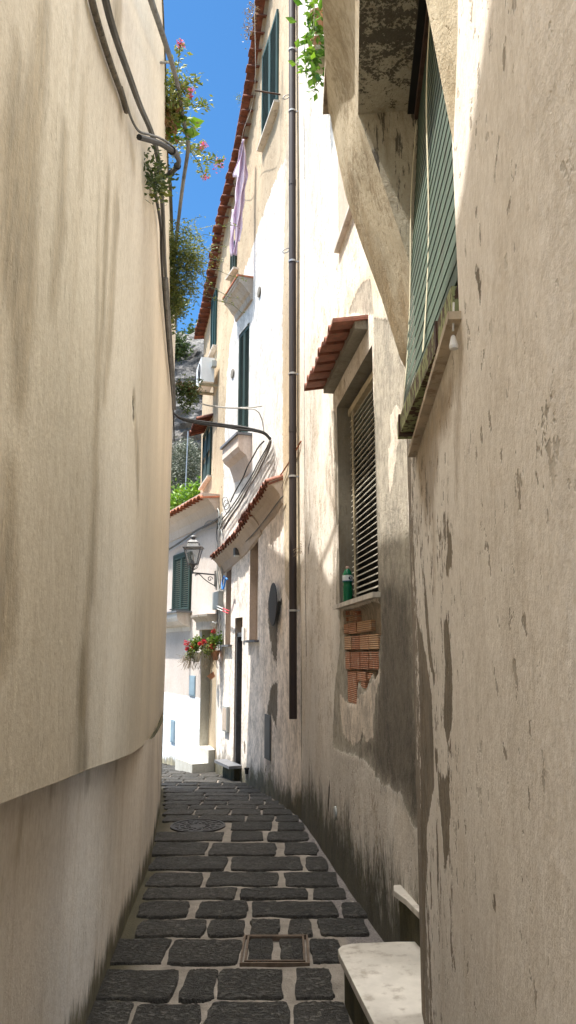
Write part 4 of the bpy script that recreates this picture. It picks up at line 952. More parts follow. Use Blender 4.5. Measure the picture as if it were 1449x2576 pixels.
# ------------------------------------------------------------------ FAR WHITE HOUSE
far = thing('white_house', (-2.2, 15, ground(15)), 'low white house with dark green shutters at the end of the lane', 'house')
HDo = (.16, WD.sz(505, 1700)[0], ground(14) + .42, WD.sz(510, 1585)[1])
HDn = (.02, WD.sz(505, 1700)[0], HDo[2], HDo[3])
dado = lambda X, Z: -1.0 - (Z + .0) + 0.0 * X + (WD.sz(495, 1755)[1] + 1.0)
mD = plaster('white_house_plaster', (.58, .52, .48), [('dado', (.74, .78, .82), .01, .012, .2, .95)], iso=True, streak=.12, pits=.3, grain=.5, moss=(.22, (.17, .15, .09)))
zE = WD.sz(540, 1262)[1]
wall('front_wall', WD, 0, WD.L[-1], -3.2, zE + .05, .05, mD, far, holes=[HDn], masks={'dado': dado}, relief=.015, seed=31)
mGr = plaster('grey_jamb', (.60, .60, .56), [], streak=.15, pits=.4, grain=1.6)
reveal('doorway_recess', WD, HDn, .75, mGr, far, M['door'], 'door')
# door surround cornice
zc = HDn[3]; cornice(WD, .03, HDn[1] + .12, zc + .28, zc + .28, [(-.02, 0), (.20, 0), (.19, -.04), (.12, -.09), (.08, -.13), (.08, -.28), (-.02, -.28)], 'door_cornice', mSt, far)
# window with shutters over a moulded box
sA, sB = WD.sz(482, 1460)[0], WD.sz(441, 1470)[0]; zA, zB = WD.sz(482, 1537)[1], WD.sz(482, 1390)[1]
sm = (sA + sB) / 2
b = MB(); b.on(WD, sA - .03, sA, zA, zB, 0, .06); b.on(WD, sB, sB + .03, zA, zB, 0, .06); b.on(WD, sA - .03, sB + .03, zB, zB + .05, 0, .06); b.build('shutter_frame', M['greenpaint'], far)
shutter(WD, far, sA + .003, sm - .004, zA, zB - .003, .01, M['greenpaint'], 24, th=.045); shutter(WD, far, sm + .004, sB - .003, zA, zB - .003, .01, M['greenpaint'], 24, th=.045)
wbd = cornice(WD, sA - .03, sB + .7, zA - .035, zA - .035, [(-.02, 0), (.30, 0), (.30, -.10), (.27, -.17), (.17, -.24), (.03, -.27), (.02, -.36), (-.02, -.36)], 'window_box', plaster('pale_box', (.72, .67, .62), [], grain=.4, pits=.0), far)
b = MB(); b.on(WD, sA - .10, sB + .8, zA - .034, zA, -.02, .34); b.build('slate_ledge', M['slate'], wbd)
b = MB(); p = WD.pt(sA - .06, zA + .02, .2); b.tube([WD.pt(sA - .12, zA + .02, .1), WD.pt(sA + .2, zA + .03, .38)], .012, 5); b.build('shutter_stay', M['irondark'], far)
# coved eave and tiles
Ld = WD.L[-1]
def eaz(s): return zE + .10 - .012 * s
b = MB(); b.loft([[WD.pt(s, eaz(s) + z, o) for o, z in [(-.05, 0), (.36, 0), (.35, -.05), (.26, -.10), (.15, -.20), (.06, -.34), (.02, -.50), (-.05, -.50)]] for s in np.linspace(.02, Ld, 14)]); b.build('coved_eave', plaster('coved_plaster', (.66, .57, .50), [], grain=.4, streak=.15, pits=.1), far)
b = tiles(WD, .02, Ld, eaz(0) + .03, eaz(Ld) + .03, -.6, .40, .14, w=.19, flat=False); b.build('eaves_tiles', M['tile'], far)
b = MB(); b.add([WD.pt(0, zE + .1, -.5), WD.pt(Ld, zE + .05, -.5), WD.pt(Ld, zE + .3, -4), WD.pt(0, zE + .3, -2)], [(0, 1, 2, 3)]); b.build('roof_terrace', M['tile'], far)
b = MB(); b.add([WD.pt(Ld, -3.2, 0), WD.pt(Ld, zE, 0), WD.pt(Ld, zE, -5), WD.pt(Ld, -3.2, -5)], [(0, 1, 2, 3)]); b.build('side_wall', mD, far)
# steps at its door
t = thing('door_steps', WD.pt(.4, ground(14), .2), 'rough pale stone steps at the doorway of the far white house', 'steps')
zg = ground(14)
b = MB(); b.on(WD, .02, HDn[1] + .12, -2.6, zg + .22, -.3, .42); b.build('lower_step', mGr, t)
b = MB(); b.on(WD, .02, HDn[1] - .22, zg + .221, zg + .44, -.7, .12); b.build('upper_step', mGr, t)

# ------------------------------------------------------------------ street lamp
lp = P(485, 1419, 13.15); mt = P(541, 1446, 13.3)
t = thing('street_lamp', mt, 'old style glass lantern on a scrolled iron wall bracket at the end of the lane', 'street lamp')
cx, cy, zb0 = lp.x, lp.y, lp.z
def sq(r, z): return [Vector((cx + r * a, cy + r * b_, z)) for a, b_ in ((-1, -1), (1, -1), (1, 1), (-1, 1))]
zt0 = zb0 + .30
b = MB(); lo, hi = sq(.085, zb0), sq(.155, zt0)
for i in range(4):
    b.tube([lo[i], hi[i]], .009, 5); b.tube([lo[i], lo[(i + 1) % 4]], .009, 5); b.tube([hi[i], hi[(i + 1) % 4]], .010, 5)
b.build('lantern_frame', M['iron'], t)
b = MB(); b.loft([sq(.19, zt0), sq(.185, zt0 + .012)]); r1, r2 = sq(.13, zt0 + .012), sq(.095, zt0 + .10)
for i in range(4): b.tube([r1[i], r2[i]], .008, 5); b.tube([r2[i], r2[(i + 1) % 4]], .008, 5)
b.loft([sq(.10, zt0 + .10), sq(.05, zt0 + .15), sq(.03, zt0 + .155)]); b.lathe((cx, cy, zt0 + .15), [(.035, 0), (.035, .04), (.065, .045), (.06, .06), (.03, .085), (.0, .09)], 16); b.build('lantern_roof', M['iron'], t)
b = MB(); b.loft([sq(.080, zb0 + .01), sq(.150, zt0 - .008)], caps=False); b.build('lantern_glass', M['glass'], t)
b = MB(); b.loft([sq(.124, zt0 + .014), sq(.092, zt0 + .098)], caps=False); b.build('roof_glass', M['glass'], t)
b = MB(); b.lathe((cx, cy, zb0 + .0), [(.03, 0), (.03, .05), (.015, .06), (.012, .08)], 10); b.build('lamp_holder', M['iron'], t)
b = MB(); b.lathe((cx, cy, zb0 + .08), [(.012, 0), (.028, .04), (.026, .08), (.0, .11)], 12); b.build('bulb', M['white'], t, smooth=True)
b = MB(); b.lathe((cx, cy, zb0 - .15), [(.012, 0), (.018, .03), (.03, .08), (.05, .12), (.085, .15)], 12)
for i in range(4): q = lo[i]; b.tube(curve([q, Vector((cx + (q.x - cx) * .9, cy + (q.y - cy) * .9, zb0 - .06)), Vector((cx, cy, zb0 - .12))], 4), .006, 5)
b.build('lantern_base', M['iron'], t)
b = MB(); arm = Vector((mt.x - .0, mt.y, 0)); az = zb0 - .16
q0 = Vector((cx, cy, az)); q1 = Vector((mt.x, mt.y, az - .02)); b.tube([q0, q1], .014, 7); b.tube([Vector((cx, cy, az - .02)), Vector((cx, cy, zb0 - .1))], .016, 7)
b.tube([q1 + Vector((0, 0, .07)), q1 - Vector((0, 0, .22))], .014, 6); arm_ = b.build('bracket_arm', M['iron'], t)
def along(f, dz): return q0.lerp(q1, f) + Vector((0, 0, dz))
b = MB(); b.tube(curve([along(.12, -.03), along(.30, -.02), along(.5, -.09), along(.72, -.15), along(.97, -.20)], 5), .009, 5)
sp_ = [along(.78 + .13 * r_ * math.cos(a), -.09 + .055 * r_ * math.sin(a)) for a, r_ in [(k * .55, 1 - k / 16) for k in range(15)]]; b.tube(sp_, .008, 5)
sp_ = [along(.15 + .06 * r_ * math.cos(a), -.045 + .022 * r_ * math.sin(a)) for a, r_ in [(k * .6, 1 - k / 12) for k in range(10)]]; b.tube(sp_, .006, 5)
b.build('scrollwork', M['iron'], arm_)
# floodlight
p = P(537, 1570, 13.25); t = thing('floodlight', p, 'small white floodlight aimed down at the corner above the doorway', 'light')
b = MB(); q = Matrix.Rotation(R(25), 3, 'Y') @ Matrix.Rotation(R(20), 3, 'X')
b.box8([p + q @ Vector(v) for v in [(-.05, -.04, -.035), (.05, -.04, -.035), (.05, .04, -.035), (-.05, .04, -.035), (-.04, -.035, .035), (.04, -.035, .035), (.04, .035, .035), (-.04, .035, .035)]]); b.build('head', M['white'], t)
b = MB(); b.tube([p + Vector((.03, 0, .03)), WC.pt(WC.L[3], p.z + .04, .0)], .012); b.build('arm', M['white'], t)

# ------------------------------------------------------------------ cables and conduits
def cable(name, pts, r, mat, label, group=None, n=6, cat='cable', parent=None):
    c = curve(pts, 6); b = MB(); b.tube(c, r, n)
    if parent is None:
        o = b.build(name, mat, None, smooth=True); return tag(o, label, cat, group)
    return b.build(name, mat, parent, smooth=True)
def onL(u, v, o=.03): t_, y_, z_ = WL.hit(u, v, o); return WL.pt(t_, z_, o)
def atZ(u, v, Z): kx, kz = ray(u, v); return Vector((kx * Z / kz, Z / kz, Z))
def top_(u, v, Z=4.8):
    try:
        t_, y_, z_ = WL.hit(u, v, .10)
        if z_ < 4.85 and y_ < 5.2: return WL.pt(t_, z_, .10)
    except ValueError: pass
    return atZ(u, v, Z)
A_ = [top_(365, -60), top_(380, 0), top_(400, 60), top_(418, 115), top_(437, 170), top_(449, 225), top_(461, 300), top_(472, 350), top_(472, 385), top_(462, 450), top_(453, 520), top_(445, 590), top_(440, 640)]
cable('conduit', A_, .019, M['conduit'], 'long grey cable bundle strung along the top edge of the left wall', n=8, cat='conduit')
c = atZ(418, 115, 4.98); cable('thin_cable', [atZ(418, 112, 5.02), atZ(430, 150, 5.0), atZ(444, 200, 5.0), atZ(449, 235, 4.99)], .006, M['cabledark'], 'thin dark wire looping beside the cable bundle at the top of the left wall')
for (u0, v0, u1, v1, lb) in ((335, 157, 427, 157, 'upper metal rod holding the cable bundle off the left wall'), (424, 360, 473, 359, 'lower metal rod holding the cable bundle off the left wall')):
    Z1 = 4.9; p1_ = atZ(u1, v1, 4.96); p0 = onL(u0, v0, -.02) if u0 < 400 else Vector((p1_.x - .25, p1_.y, p1_.z))
    b = MB(); b.tube([p0, p1_], .010, 6); tag(b.build('support_rod', M['conduitcrust'], None), lb, 'rod')
B0 = [(255, -60), (268, 10), (290, 90), (325, 190), (352, 265), (380, 330), (395, 385), (404, 450), (409, 520), (412, 590), (415, 660), (420, 740), (426, 850), (430, 930), (434, 1000)]
for k, (du, o, r, mt_) in enumerate(((-6, .04, .008, 'conduit'), (0, .05, .010, 'cable'), (6, .04, .007, 'conduit'))):
    cable('wall_cable', [onL(u + du * (1 - i / 16), v, o) for i, (u, v) in enumerate(B0)], r, M[mt_], ['left', 'middle', 'right'][k] + ' strand of the three grey cables sweeping down the upper left wall', 'grey cables on the left wall')
C0 = [(222, -60), (232, 5), (262, 110), (285, 180), (305, 235), (318, 280), (332, 318), (352, 345)]
cable('crusted_conduit', [onL(u, v, .02) for u, v in C0[:6]], .015, M['conduitcrust'], 'crusted grey mortar covered conduit running diagonally on the upper left wall', n=8, cat='conduit')
C1 = [onL(305, 235, .03), onL(320, 285, .03), onL(333, 320, .03), onL(350, 345, .05)]
Yc = C1[-1].y
C1 += [P(375, 352, Yc + .12), P(405, 362, Yc + .3), P(433, 380, Yc + .5), P(449, 400, Yc + .75), P(446, 418, Yc + 1.0), P(430, 436, Yc + 1.2), P(405, 448, Yc + 1.35)]
yy = WL.hit(385, 458, .03); C1 += [WL.pt(yy[0], yy[2], .03)]
cable('looped_conduit', C1[3:], .017, M['cabledark'], 'thick dark looped cable standing out from the left wall against the sky', n=8, cat='conduit')
cable('looped_cable', [p + Vector((.0, .0, .035)) for p in C1[:9]], .007, M['conduit'], 'thin grey cable strapped along the top of the dark looped cable')
for p in (C1[6], C1[8], C1[9]): 
    i = C1.index(p); d = (C1[i + 1] - C1[i - 1]).normalized(); b = MB(); b.tube([p - d * .012, p + d * .012], .026, 10); tag(b.build('cable_tie', M['cabledark'], None, smooth=True), 'black tie round the looped cable on the left wall', 'cable tie', 'ties on the looped cable')
cable('black_cable', [onL(u, v, .03) for u, v in ((385, 458), (392, 490), (400, 530), (405, 580), (406, 640), (412, 740), (421, 860), (430, 960), (436, 1040), (438, 1110))], .011, M['cabledark'], 'black cable hugging the left wall below the loop and behind the creeper')
for k, (du, dv) in enumerate(((0, 0), (3, 0), (-3, 2))):
    cable('far_wall_cable', [onL(u + du, v, .05) for u, v in ((417, 700), (424, 800), (431, 900), (436, 980), (438, 1030))], .012, M['conduit'], 'twisted grey cable running down the far end of the left wall', 'twisted grey cables at the far end of the left wall')
# cables crossing the lane
def cross(pts, r, mat, label, group=None): return cable('overhead_cable', pts, r, mat, label, group)
Y0, Y1 = 10.3, 10.35
XS = [(438, 1040), (455, 1052), (485, 1060), (520, 1066), (560, 1071), (600, 1076), (640, 1082), (665, 1090), (680, 1104)]
for k in range(7):
    r_ = random.Random(k); q = []
    for i, (u, v) in enumerate(XS):
        w = math.sin(math.pi * i / 8) * 1.0; q.append(P(u, v + (k - 3) * 1.2 * w + r_.uniform(-2, 2) * w, Y0 + (k % 3) * .02))
    q[-1] = P(681, 1104 + k * .6, Y1)
    cross(q, [.016, .010, .008][k % 3], [M['cabledark'], M['cable'], M['cablelight']][k % 3], 'cable in the sagging bundle that crosses the lane to the white facade', 'bundle of cables crossing the lane')
for k in range(2):
    cross([P(500, 1014, 10.6), P(530, 1020 + k * 2, 10.6), P(575, 1025 + k * 2, 10.5), P(620, 1025 + k * 2, 10.4), P(660, 1021 + k, 10.35)], .007, M['cablelight'], 'thin pale cable crossing above the thick cable bundle', 'thin pale overhead cables')
cross([P(605, 1027, 10.4), P(640, 1030, 10.3), P(655, 1045, 10.3), P(662, 1070, 10.3), P(664, 1088, 10.3)], .010, M['cablelight'], 'pale cable curving down the white facade to the thick bundle')
def onC(u, v, o=.04): t_, y_, z_ = WC.hit(u, v, o); return WC.pt(t_, z_, o)
for k in range(5):
    cable('facade_cable', [onC(u + (k - 2) * w, v + (k % 2) * 3, .05 + .015 * k) for u, v, w in ((681, 1108, .5), (673, 1130, 2), (655, 1165, 3), (640, 1195, 3), (618, 1230, 3), (600, 1262, 4), (580, 1290, 4), (566, 1310, 5), (556, 1330, 4))], [.012, .009][k % 2], [M['cabledark'], M['cable'], M['cablelight']][k % 3], 'cable running diagonally down the white facade above the low canopy', 'cables running down the white facade')
cable('facade_cable', [onC(u, v, .12) for u, v in ((664, 1110), (650, 1125), (636, 1150), (622, 1175), (612, 1200), (600, 1222), (590, 1240), (580, 1262))], .012, M['cabledark'], 'black cable hanging clear of the facade beside the window box')
for k in range(7):
    o = .03 + .012 * (k % 3); u0 = 551 + (k - 3) * 2.6
    cable('corner_cable', [onC(u0 + random.uniform(-3, 3), v, o) for v in (1255 + 12 * k, 1290, 1320, 1345, 1380, 1420, 1460, 1485)], .010, [M['cablelight'], M['cable'], M['metergrey']][k % 3], 'thin grey cable in the tangle at the house corner beside the lamp', 'tangled cables at the house corner')
for k in range(5):
    u0 = 552 + (k - 2) * 2.8
    cable('corner_cable', [onC(u0 + random.uniform(-2, 2), v, .03) for v in (1533, 1550, 1570, 1590)] + ([onC(u0, 1640, .02)] if k % 2 else []), .006, [M['cablelight'], M['cable']][k % 2], 'thin cable hanging below the grey electrical box', 'cables below the electrical box')
for k in range(3):
    b = MB(); c = onC(566 + 3 * k, 1262 + 8 * k, .08); b.tube([c + Vector((.05 * math.cos(a), 0, .09 * math.sin(a))) for a in [j * math.pi / 9 for j in range(19)]], .006, 5)
    tag(b.build('cable_coil', M['cable'], None, smooth=True), 'loose coil of grey cable hanging on the white facade above the low canopy', 'cable', 'loose coils of cable')
def onD(u, v, o=.05): t_, y_, z_ = WD.hit(u, v, o); return WD.pt(t_, z_, o)
cable('eave_cable', [onC(553, 1300, .05), onD(538, 1312), onD(520, 1322), onD(495, 1334, .08), onD(470, 1352, .08), onD(450, 1366, .1), onD(425, 1382, .1), onD(412, 1392, .1)], .020, M['cable'], 'twisted cable bundle under the coved eave of the far white house')
cable('white_cable', [onD(535, 1310), onD(520, 1313), onD(510, 1330), onD(512, 1334), onD(540, 1328)], .007, M['cablelight'], 'pale wire bent in a triangle under the far eave')
cable('blue_hose', [onC(564, 1450, .10), onC(559, 1462, .10), onC(558, 1475, .12), onC(561, 1482, .14), onC(565, 1470, .14), onC(568, 1455, .14), onC(572, 1458, .14)], .014, M['bluehose'], 'short looped blue hose hanging among the corner cables', cat='hose')
t_ = thing('drying_rod', onC(548, 1528, .1), 'pair of thin white rods with red tips sticking out from the corner above the niche', 'rod')
for k, (a_, c_) in enumerate((((545, 1524), (577, 1537)), ((545, 1531), (575, 1543)))):
    q = [onC(*a_, .12), onC((a_[0] + c_[0]) / 2, (a_[1] + c_[1]) / 2, .12), onC(*c_, .12)]
    b = MB(); b.tube(q[:2], .008, 6); b.build('rod', M['white'], t_); b = MB(); b.tube(q[1:], .009, 6); b.build('tip', M['redplastic'], t_)
# cable under the low canopy along the cove
cable('cove_cable', [onC(712, 1248, .05), onC(700, 1262, .06), onC(672, 1300, .07), onC(640, 1340, .07), onC(612, 1368, .06), onC(585, 1390, .05), onC(572, 1400, .05)], .010, M['cable'], 'dark cable running along the cove under the low tiled canopy')
cable('facade_wire', [onC(742, 300, .03), onC(742, 600, .03), onC(741, 900, .03), onC(728, 1150, .03), onC(706, 1235, .03)], .004, M['cable'], 'thin vertical wire on the facade left of the drainpipe')
cable('facade_wire', [onC(757, 1110, .03), onC(735, 1150, .04), onC(716, 1180, .05), onC(706, 1195, .06)], .010, M['tile'], 'thin pinkish wire slanting to the near end of the low canopy')
for k, u in enumerate((643, 652)): 
    cable('facade_wire', [onC(u, v, .02) for v in (720 + 60 * k, 850, 950, 1050, 1180 - 30 * k)], .004, M['white'], 'thin white wire clipped down the white facade beside the tall shutters', 'white wires beside the tall shutters')
for (u, v, lb) in ((653, 735, 'upper oval vent cover on the white facade'), (586, 940, 'oval vent cover left of the tall shutters')):
    t_, y_, z_ = WC.hit(u, v, .0); b = MB(); b.lathe(WC.pt(t_, z_, 0), [(.0, 0), (.09, 0), (.09, .02), (.07, .025), (.0, .03)], 20, axis=WC.dirs(t_)[1]); tag(b.build('vent_cover', M['conduitcrust'], None), lb, 'vent')
# washing line rods and the laundry
t_, y_, z_ = WC.hit(706, 238, .0)
p = WC.pt(t_, z_, 0); q = p + WC.dirs(t_)[1] * .42; b = MB(); b.tube([p, q], .014, 6); tag(b.build('washing_line_bracket', M['rust'], None), 'rusty iron bracket for a washing line across the topmost teal shutters', 'bracket')
t2, y2, z2 = WC.hit(588, 395, .0); q2 = WC.pt(t2 + .3, z2 - .2, .35)
Yl = 11.6
cable('washing_line', [P(640, 0, 9.6), q, P(612, 330, Yl - .4), P(603, 392, Yl), P(585, 500, 13), P(575, 600, 14.5)], .005, M['cablelight'], 'thin washing line strung along under the tiled eaves', cat='washing line')
lt = P(607, 352, Yl)
vs = MB(); nu, nv = 14, 40; grid = []
cl = [(612, 350), (609, 400), (604, 450), (600, 500), (596, 550), (592, 600), (588, 640)]
for j in range(nv + 1):
    k = j / nv; u = np.interp(k, np.linspace(0, 1, 7), [c[0] for c in cl]); v = 350 + 290 * k
    w = np.interp(k, [0, .15, .3, .42, .6, .85, 1], [2, 9, 18, 15, 15, 13, 8])
    for i in range(nu + 1):
        a = i / nu - .5; p = P(u + a * 2 * w, v + 10 * abs(a) * k, Yl + .05 * math.sin(a * 14 + k * 5) + .03 * math.sin(a * 29 + k * 9)); p.x += .01 * math.sin(k * 30 + a * 9); vs.v.append(tuple(p))
vs.f = [(j * (nu + 1) + i, j * (nu + 1) + i + 1, (j + 1) * (nu + 1) + i + 1, (j + 1) * (nu + 1) + i) for j in range(nv) for i in range(nu) if not (j > 30 and i in (5, 6) or (12 < j < 24 and i < 3) or (j > 34 and i > 11))]
o = vs.build('hanging_laundry', M['laundry'], None, smooth=True); tag(o, 'pale lilac garment hanging to dry below the tiled eaves', 'laundry')
md = o.modifiers.new('thickness', 'SOLIDIFY'); md.thickness = .006

# ------------------------------------------------------------------ plants
def plant(name, label, cat, loc, group=None): return thing(name, loc, label, cat, group)
def trail(pts, n, size, spread, mat, par, seed, elong=2.4, droop=.3, name='foliage'):
    c = curve(pts, 8); b = leaves(c, n, size, spread, elong, seed, 0, droop); b.build(name, M[mat], par, fix=False); return c
def stems(lines_, r, mat, par, name='stems'):
    b = MB()
    for l in lines_: b.tube(curve(l, 4), r, 5)
    b.build(name, M[mat], par)
def rcurve(a, d, n, jit, seed):
    r_ = random.Random(seed); p = [Vector(a)]; d = Vector(d)
    for i in range(n): p.append(p[-1] + d + Vector([r_.uniform(-jit, jit) for _ in range(3)]))
    return p
base = atZ(428, 300, 4.8)
pl = plant('valerian_plant', 'loose flowering plant with pink heads growing on top of the left wall', 'plant', base)
ST = [[(424, 300), (436, 240), (444, 190), (450, 150), (453, 112)], [(430, 290), (445, 240), (465, 215), (485, 205), (500, 195)], [(430, 300), (455, 262), (480, 262), (505, 268), (524, 262)],
      [(428, 320), (450, 300), (475, 315), (495, 335)], [(440, 345), (470, 360), (490, 372), (512, 366)], [(470, 365), (490, 395), (505, 418), (514, 444)], [(500, 385), (525, 400), (545, 405), (552, 410)],
      [(425, 340), (430, 380), (445, 400)], [(430, 300), (455, 235), (478, 218)]]
L3 = [[atZ(u, v, 4.85 + .0 * i) for i, (u, v) in enumerate(l)] for l in ST]
stems(L3, .004, 'leaf', pl)
allp = [p for l in L3 for p in curve(l, 6)]
leaves(allp, 800, .05, (.025, .025, .025), 2.2, 3, .1).build('foliage', M['leaf'], pl, fix=False)
dense = [atZ(u, v, 4.82) for u, v in ((425, 210), (428, 230), (430, 250), (427, 275), (430, 300), (425, 320), (435, 270), (437, 240), (422, 345))]
leaves(dense, 900, .05, (.07, .10, .09), 2.0, 5).build('foliage', M['leaf'], pl, fix=False)
leaves([atZ(440, 300, 4.8), atZ(446, 330, 4.8)], 45, .15, (.06, .06, .06), 1.4, 8).build('broad_leaves', M['lemon'], pl, fix=False)
leaves([atZ(424, 270, 4.75), atZ(424, 300, 4.75)], 200, .07, (.04, .06, .10), 3, 9).build('dry_foliage', M['dryleaf'], pl, fix=False)
for i, (u, v) in enumerate(((453, 108), (462, 222), (480, 228), (513, 366), (505, 372), (514, 446), (552, 411), (478, 240))):
    leaves([atZ(u, v, 4.87)], 60, .022, .014 if i != 6 else .03, 1.6, 40 + i).build('flower_head', M['petal'], pl, fix=False)
fp = onL(388, 435, .06); pl = plant('small_bush', 'small dark leafy tuft growing out of the left wall at the cable loop', 'plant', fp)
leaves([fp, onL(385, 455, .06), onL(398, 425, .08)], 240, .045, (.04, .08, .07), 2.2, 12).build('foliage', M['leafdark'], pl, fix=False)
leaves([onL(400, 470, .06)], 120, .05, (.03, .05, .05), 2.2, 13).build('light_foliage', M['leaf'], pl, fix=False)
cpz = [atZ(412, 600, 4.75), atZ(430, 560, 4.9)]
pl = plant('creeper', 'large hanging green creeper draped over the far top of the left wall', 'creeper', atZ(415, 640, 4.7))
cen = []; rr = random.Random(4)
for k in range(300):
    v = rr.triangular(560, 850, 660); t_ = (v - 560) / 290; u = 405 + rr.random() ** 2.4 * (95 * math.sin(math.pi * min(1, t_ * .8 + .25)) ** .8 + 6)
    cen.append(atZ(u, v, 4.75 - max(0, (v - 640)) * .0015) if v < 640 else P(u, v, atZ(420, 640, 4.7).y + (v - 640) * .004))
leaves(cen, 9000, .042, (.045, .09, .05), 2.6, 14, 0, .2).build('foliage', M['leaf'], pl, fix=False)
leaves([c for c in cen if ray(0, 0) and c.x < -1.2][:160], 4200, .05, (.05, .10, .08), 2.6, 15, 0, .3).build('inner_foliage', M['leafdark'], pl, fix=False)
L3 = []
for k in range(26):
    u = 430 + rr.random() * 45; v = 560 + rr.random() * 140; a = atZ(u, v, 4.85) if v < 640 else P(u, v, 8); L3.append(rcurve(a, (rr.uniform(.02, .09), .02, rr.uniform(-.06, .05)), 7, .035, k))
stems(L3, .003, 'leafdark', pl)
leaves([p for l in L3 for p in l], 900, .032, .018, 2.4, 17).build('outer_sprays', M['leaf'], pl, fix=False)
pl = plant('hanging_weed', 'rusty green tuft hanging from the cables at the far end of the left wall', 'plant', P(470, 985, 10.6))
leaves([P(u, v, 10.6) for u, v in ((460, 975), (470, 980), (480, 985), (475, 1000), (470, 1015), (488, 978), (450, 985))], 1100, .07, (.06, .06, .08), 3, 18, 0, .5).build('foliage', M['leafdark'], pl, fix=False)
leaves([P(u, v, 10.6) for u, v in ((452, 970), (478, 975), (490, 985))], 300, .05, (.05, .05, .04), 3, 19).build('dry_foliage', M['dryleaf'], pl, fix=False)
# potted plant on the balcony, top
pl = plant('potted_climber', 'bright green leafy climber in pots trailing from the balcony beside the drainpipe', 'plant', P(795, 60, 6.4))
L3 = [[P(792, -40, 6.3), P(790, 60, 6.3), P(786, 110, 6.3), P(780, 150, 6.3), P(770, 150, 6.3)], [P(786, 110, 6.3), P(784, 160, 6.3), P(793, 190, 6.3), P(797, 215, 6.3)], [P(785, -20, 6.4), P(780, 40, 6.4), P(786, 80, 6.4)]]
stems(L3, .005, 'leaf', pl); leaves([p for l in L3 for p in curve(l, 6)], 230, .11, .06, 1.9, 23, 0, .3).build('foliage', M['lemon'], pl, fix=False)
for (u, v) in ((800, 60), (798, 130)): b = MB(); b.lathe(P(u, v, 6.5), [(.06, -.08), (.085, .08), (.095, .08), (.095, .11), (.08, .11)], 16); b.build('pot', M['pot'], pl)
b = MB(); b.box(P(790, -100, 6.5).x, P(850, -100, 6.5).x, 6.35, 6.7, P(800, 142, 6.5).z - .05, P(800, 142, 6.5).z); b.build('shelf', M['wood'], pl)
# geraniums
for (u, v, W_, on_, lbl, pm, sd) in ((495, 1645, WD, onD, 'left red geranium in a white pot hung on the far white house', 'wpot', 31), (541, 1640, WC, onC, 'right red geranium in a clay pot hung at the corner of the lane', 'pot', 37)):
    p = on_(u, v, .10); pl = plant('potted_geranium', lbl, 'potted plant', p)
    b = MB(); b.lathe(p - Vector((0, 0, .08)), [(.05, -.07), (.085, .07), (.10, .07), (.10, .11), (.08, .11)], 18); b.build('pot', M[pm], pl)
    q = p + Vector((-.06, -.05, .12)); leaves([q, q + Vector((.05, 0, .08)), q + Vector((-.05, 0, -.10)), q + Vector((.02, 0, .0))], 800, .04, (.045, .05, .06), 1.5, sd).build('foliage', M['leaf'], pl, fix=False)
    leaves([q + Vector((.08, -.02, .08))], 350, .045, (.06, .05, .06), 1.5, sd + 1).build('light_foliage', M['lemon'], pl, fix=False)
    for i, (dx, dz, s_) in enumerate(((-.13, .08, .03), (-.11, -.02, .02), (.0, .0, .015)) if sd == 31 else ((.02, -.02, .035), (-.13, .06, .02), (-.2, .02, .016), (.03, .24, .018))):
        leaves([q + Vector((dx, -.06, dz))], 80, .03, s_, 1.3, sd + 10 + i).build('flower_head', M['red'], pl, fix=False)
    L3 = [rcurve(q + Vector((rr.uniform(-.12, .12), 0, -.1)), (rr.uniform(-.02, .015), 0, -.05), 6, .018, sd * 9 + k) for k in range(34)]
    stems(L3, .003, 'straw', pl, 'dry_stems')
b = MB(); p = P(532, 1700, 13.3); b.lathe(p, [(.05, -.05), (.075, .04), (.07, .04), (.04, -.03)], 14, axis=(-.6, 0, .8)); tag(b.build('clay_dish', M['pot'], None), 'small clay dish fixed on the corner below the right geranium', 'dish')
# dry nest like tuft
pl = plant('dry_tuft', 'dry straw coloured air plant hanging on the far white wall', 'plant', onD(466, 1668, .08))
stems([rcurve(onD(466, 1655, .1) + Vector((rr.uniform(-.06, .1), 0, rr.uniform(-.06, .06))), (rr.uniform(-.03, .03), 0, rr.uniform(-.04, .02)), 5, .02, 700 + k) for k in range(50)], .003, 'straw', pl, 'dry_stems')
# twigs on the drainpipe
pl = plant('dry_weed', 'tangle of dry roots growing from the drainpipe at the shadow edge', 'plant', P(768, 1375, 8.6))
stems([rcurve(P(776, 1370, 8.58), (rr.uniform(-.035, -.005), 0, rr.uniform(-.04, .01)), 6, .015, 800 + k) for k in range(16)], .003, 'straw', pl, 'roots')
# roof weeds
pl = plant('roof_weed', 'small dry weed sprouting from the roof tiles at the top', 'plant', P(634, 60, 9.7))
leaves([P(634, 25, 9.75), P(630, 55, 9.75), P(624, 85, 9.85)], 260, .05, (.05, .05, .09), 3, 51, .5).build('foliage', M['straw'], pl, fix=False)
pl = plant('roof_weed', 'tiny green weed on the roof tiles lower down the eaves', 'plant', P(600, 250, 11))
leaves([P(600, 250, 11)], 60, .04, (.03, .03, .06), 3, 52, .5).build('foliage', M['leaf'], pl, fix=False)

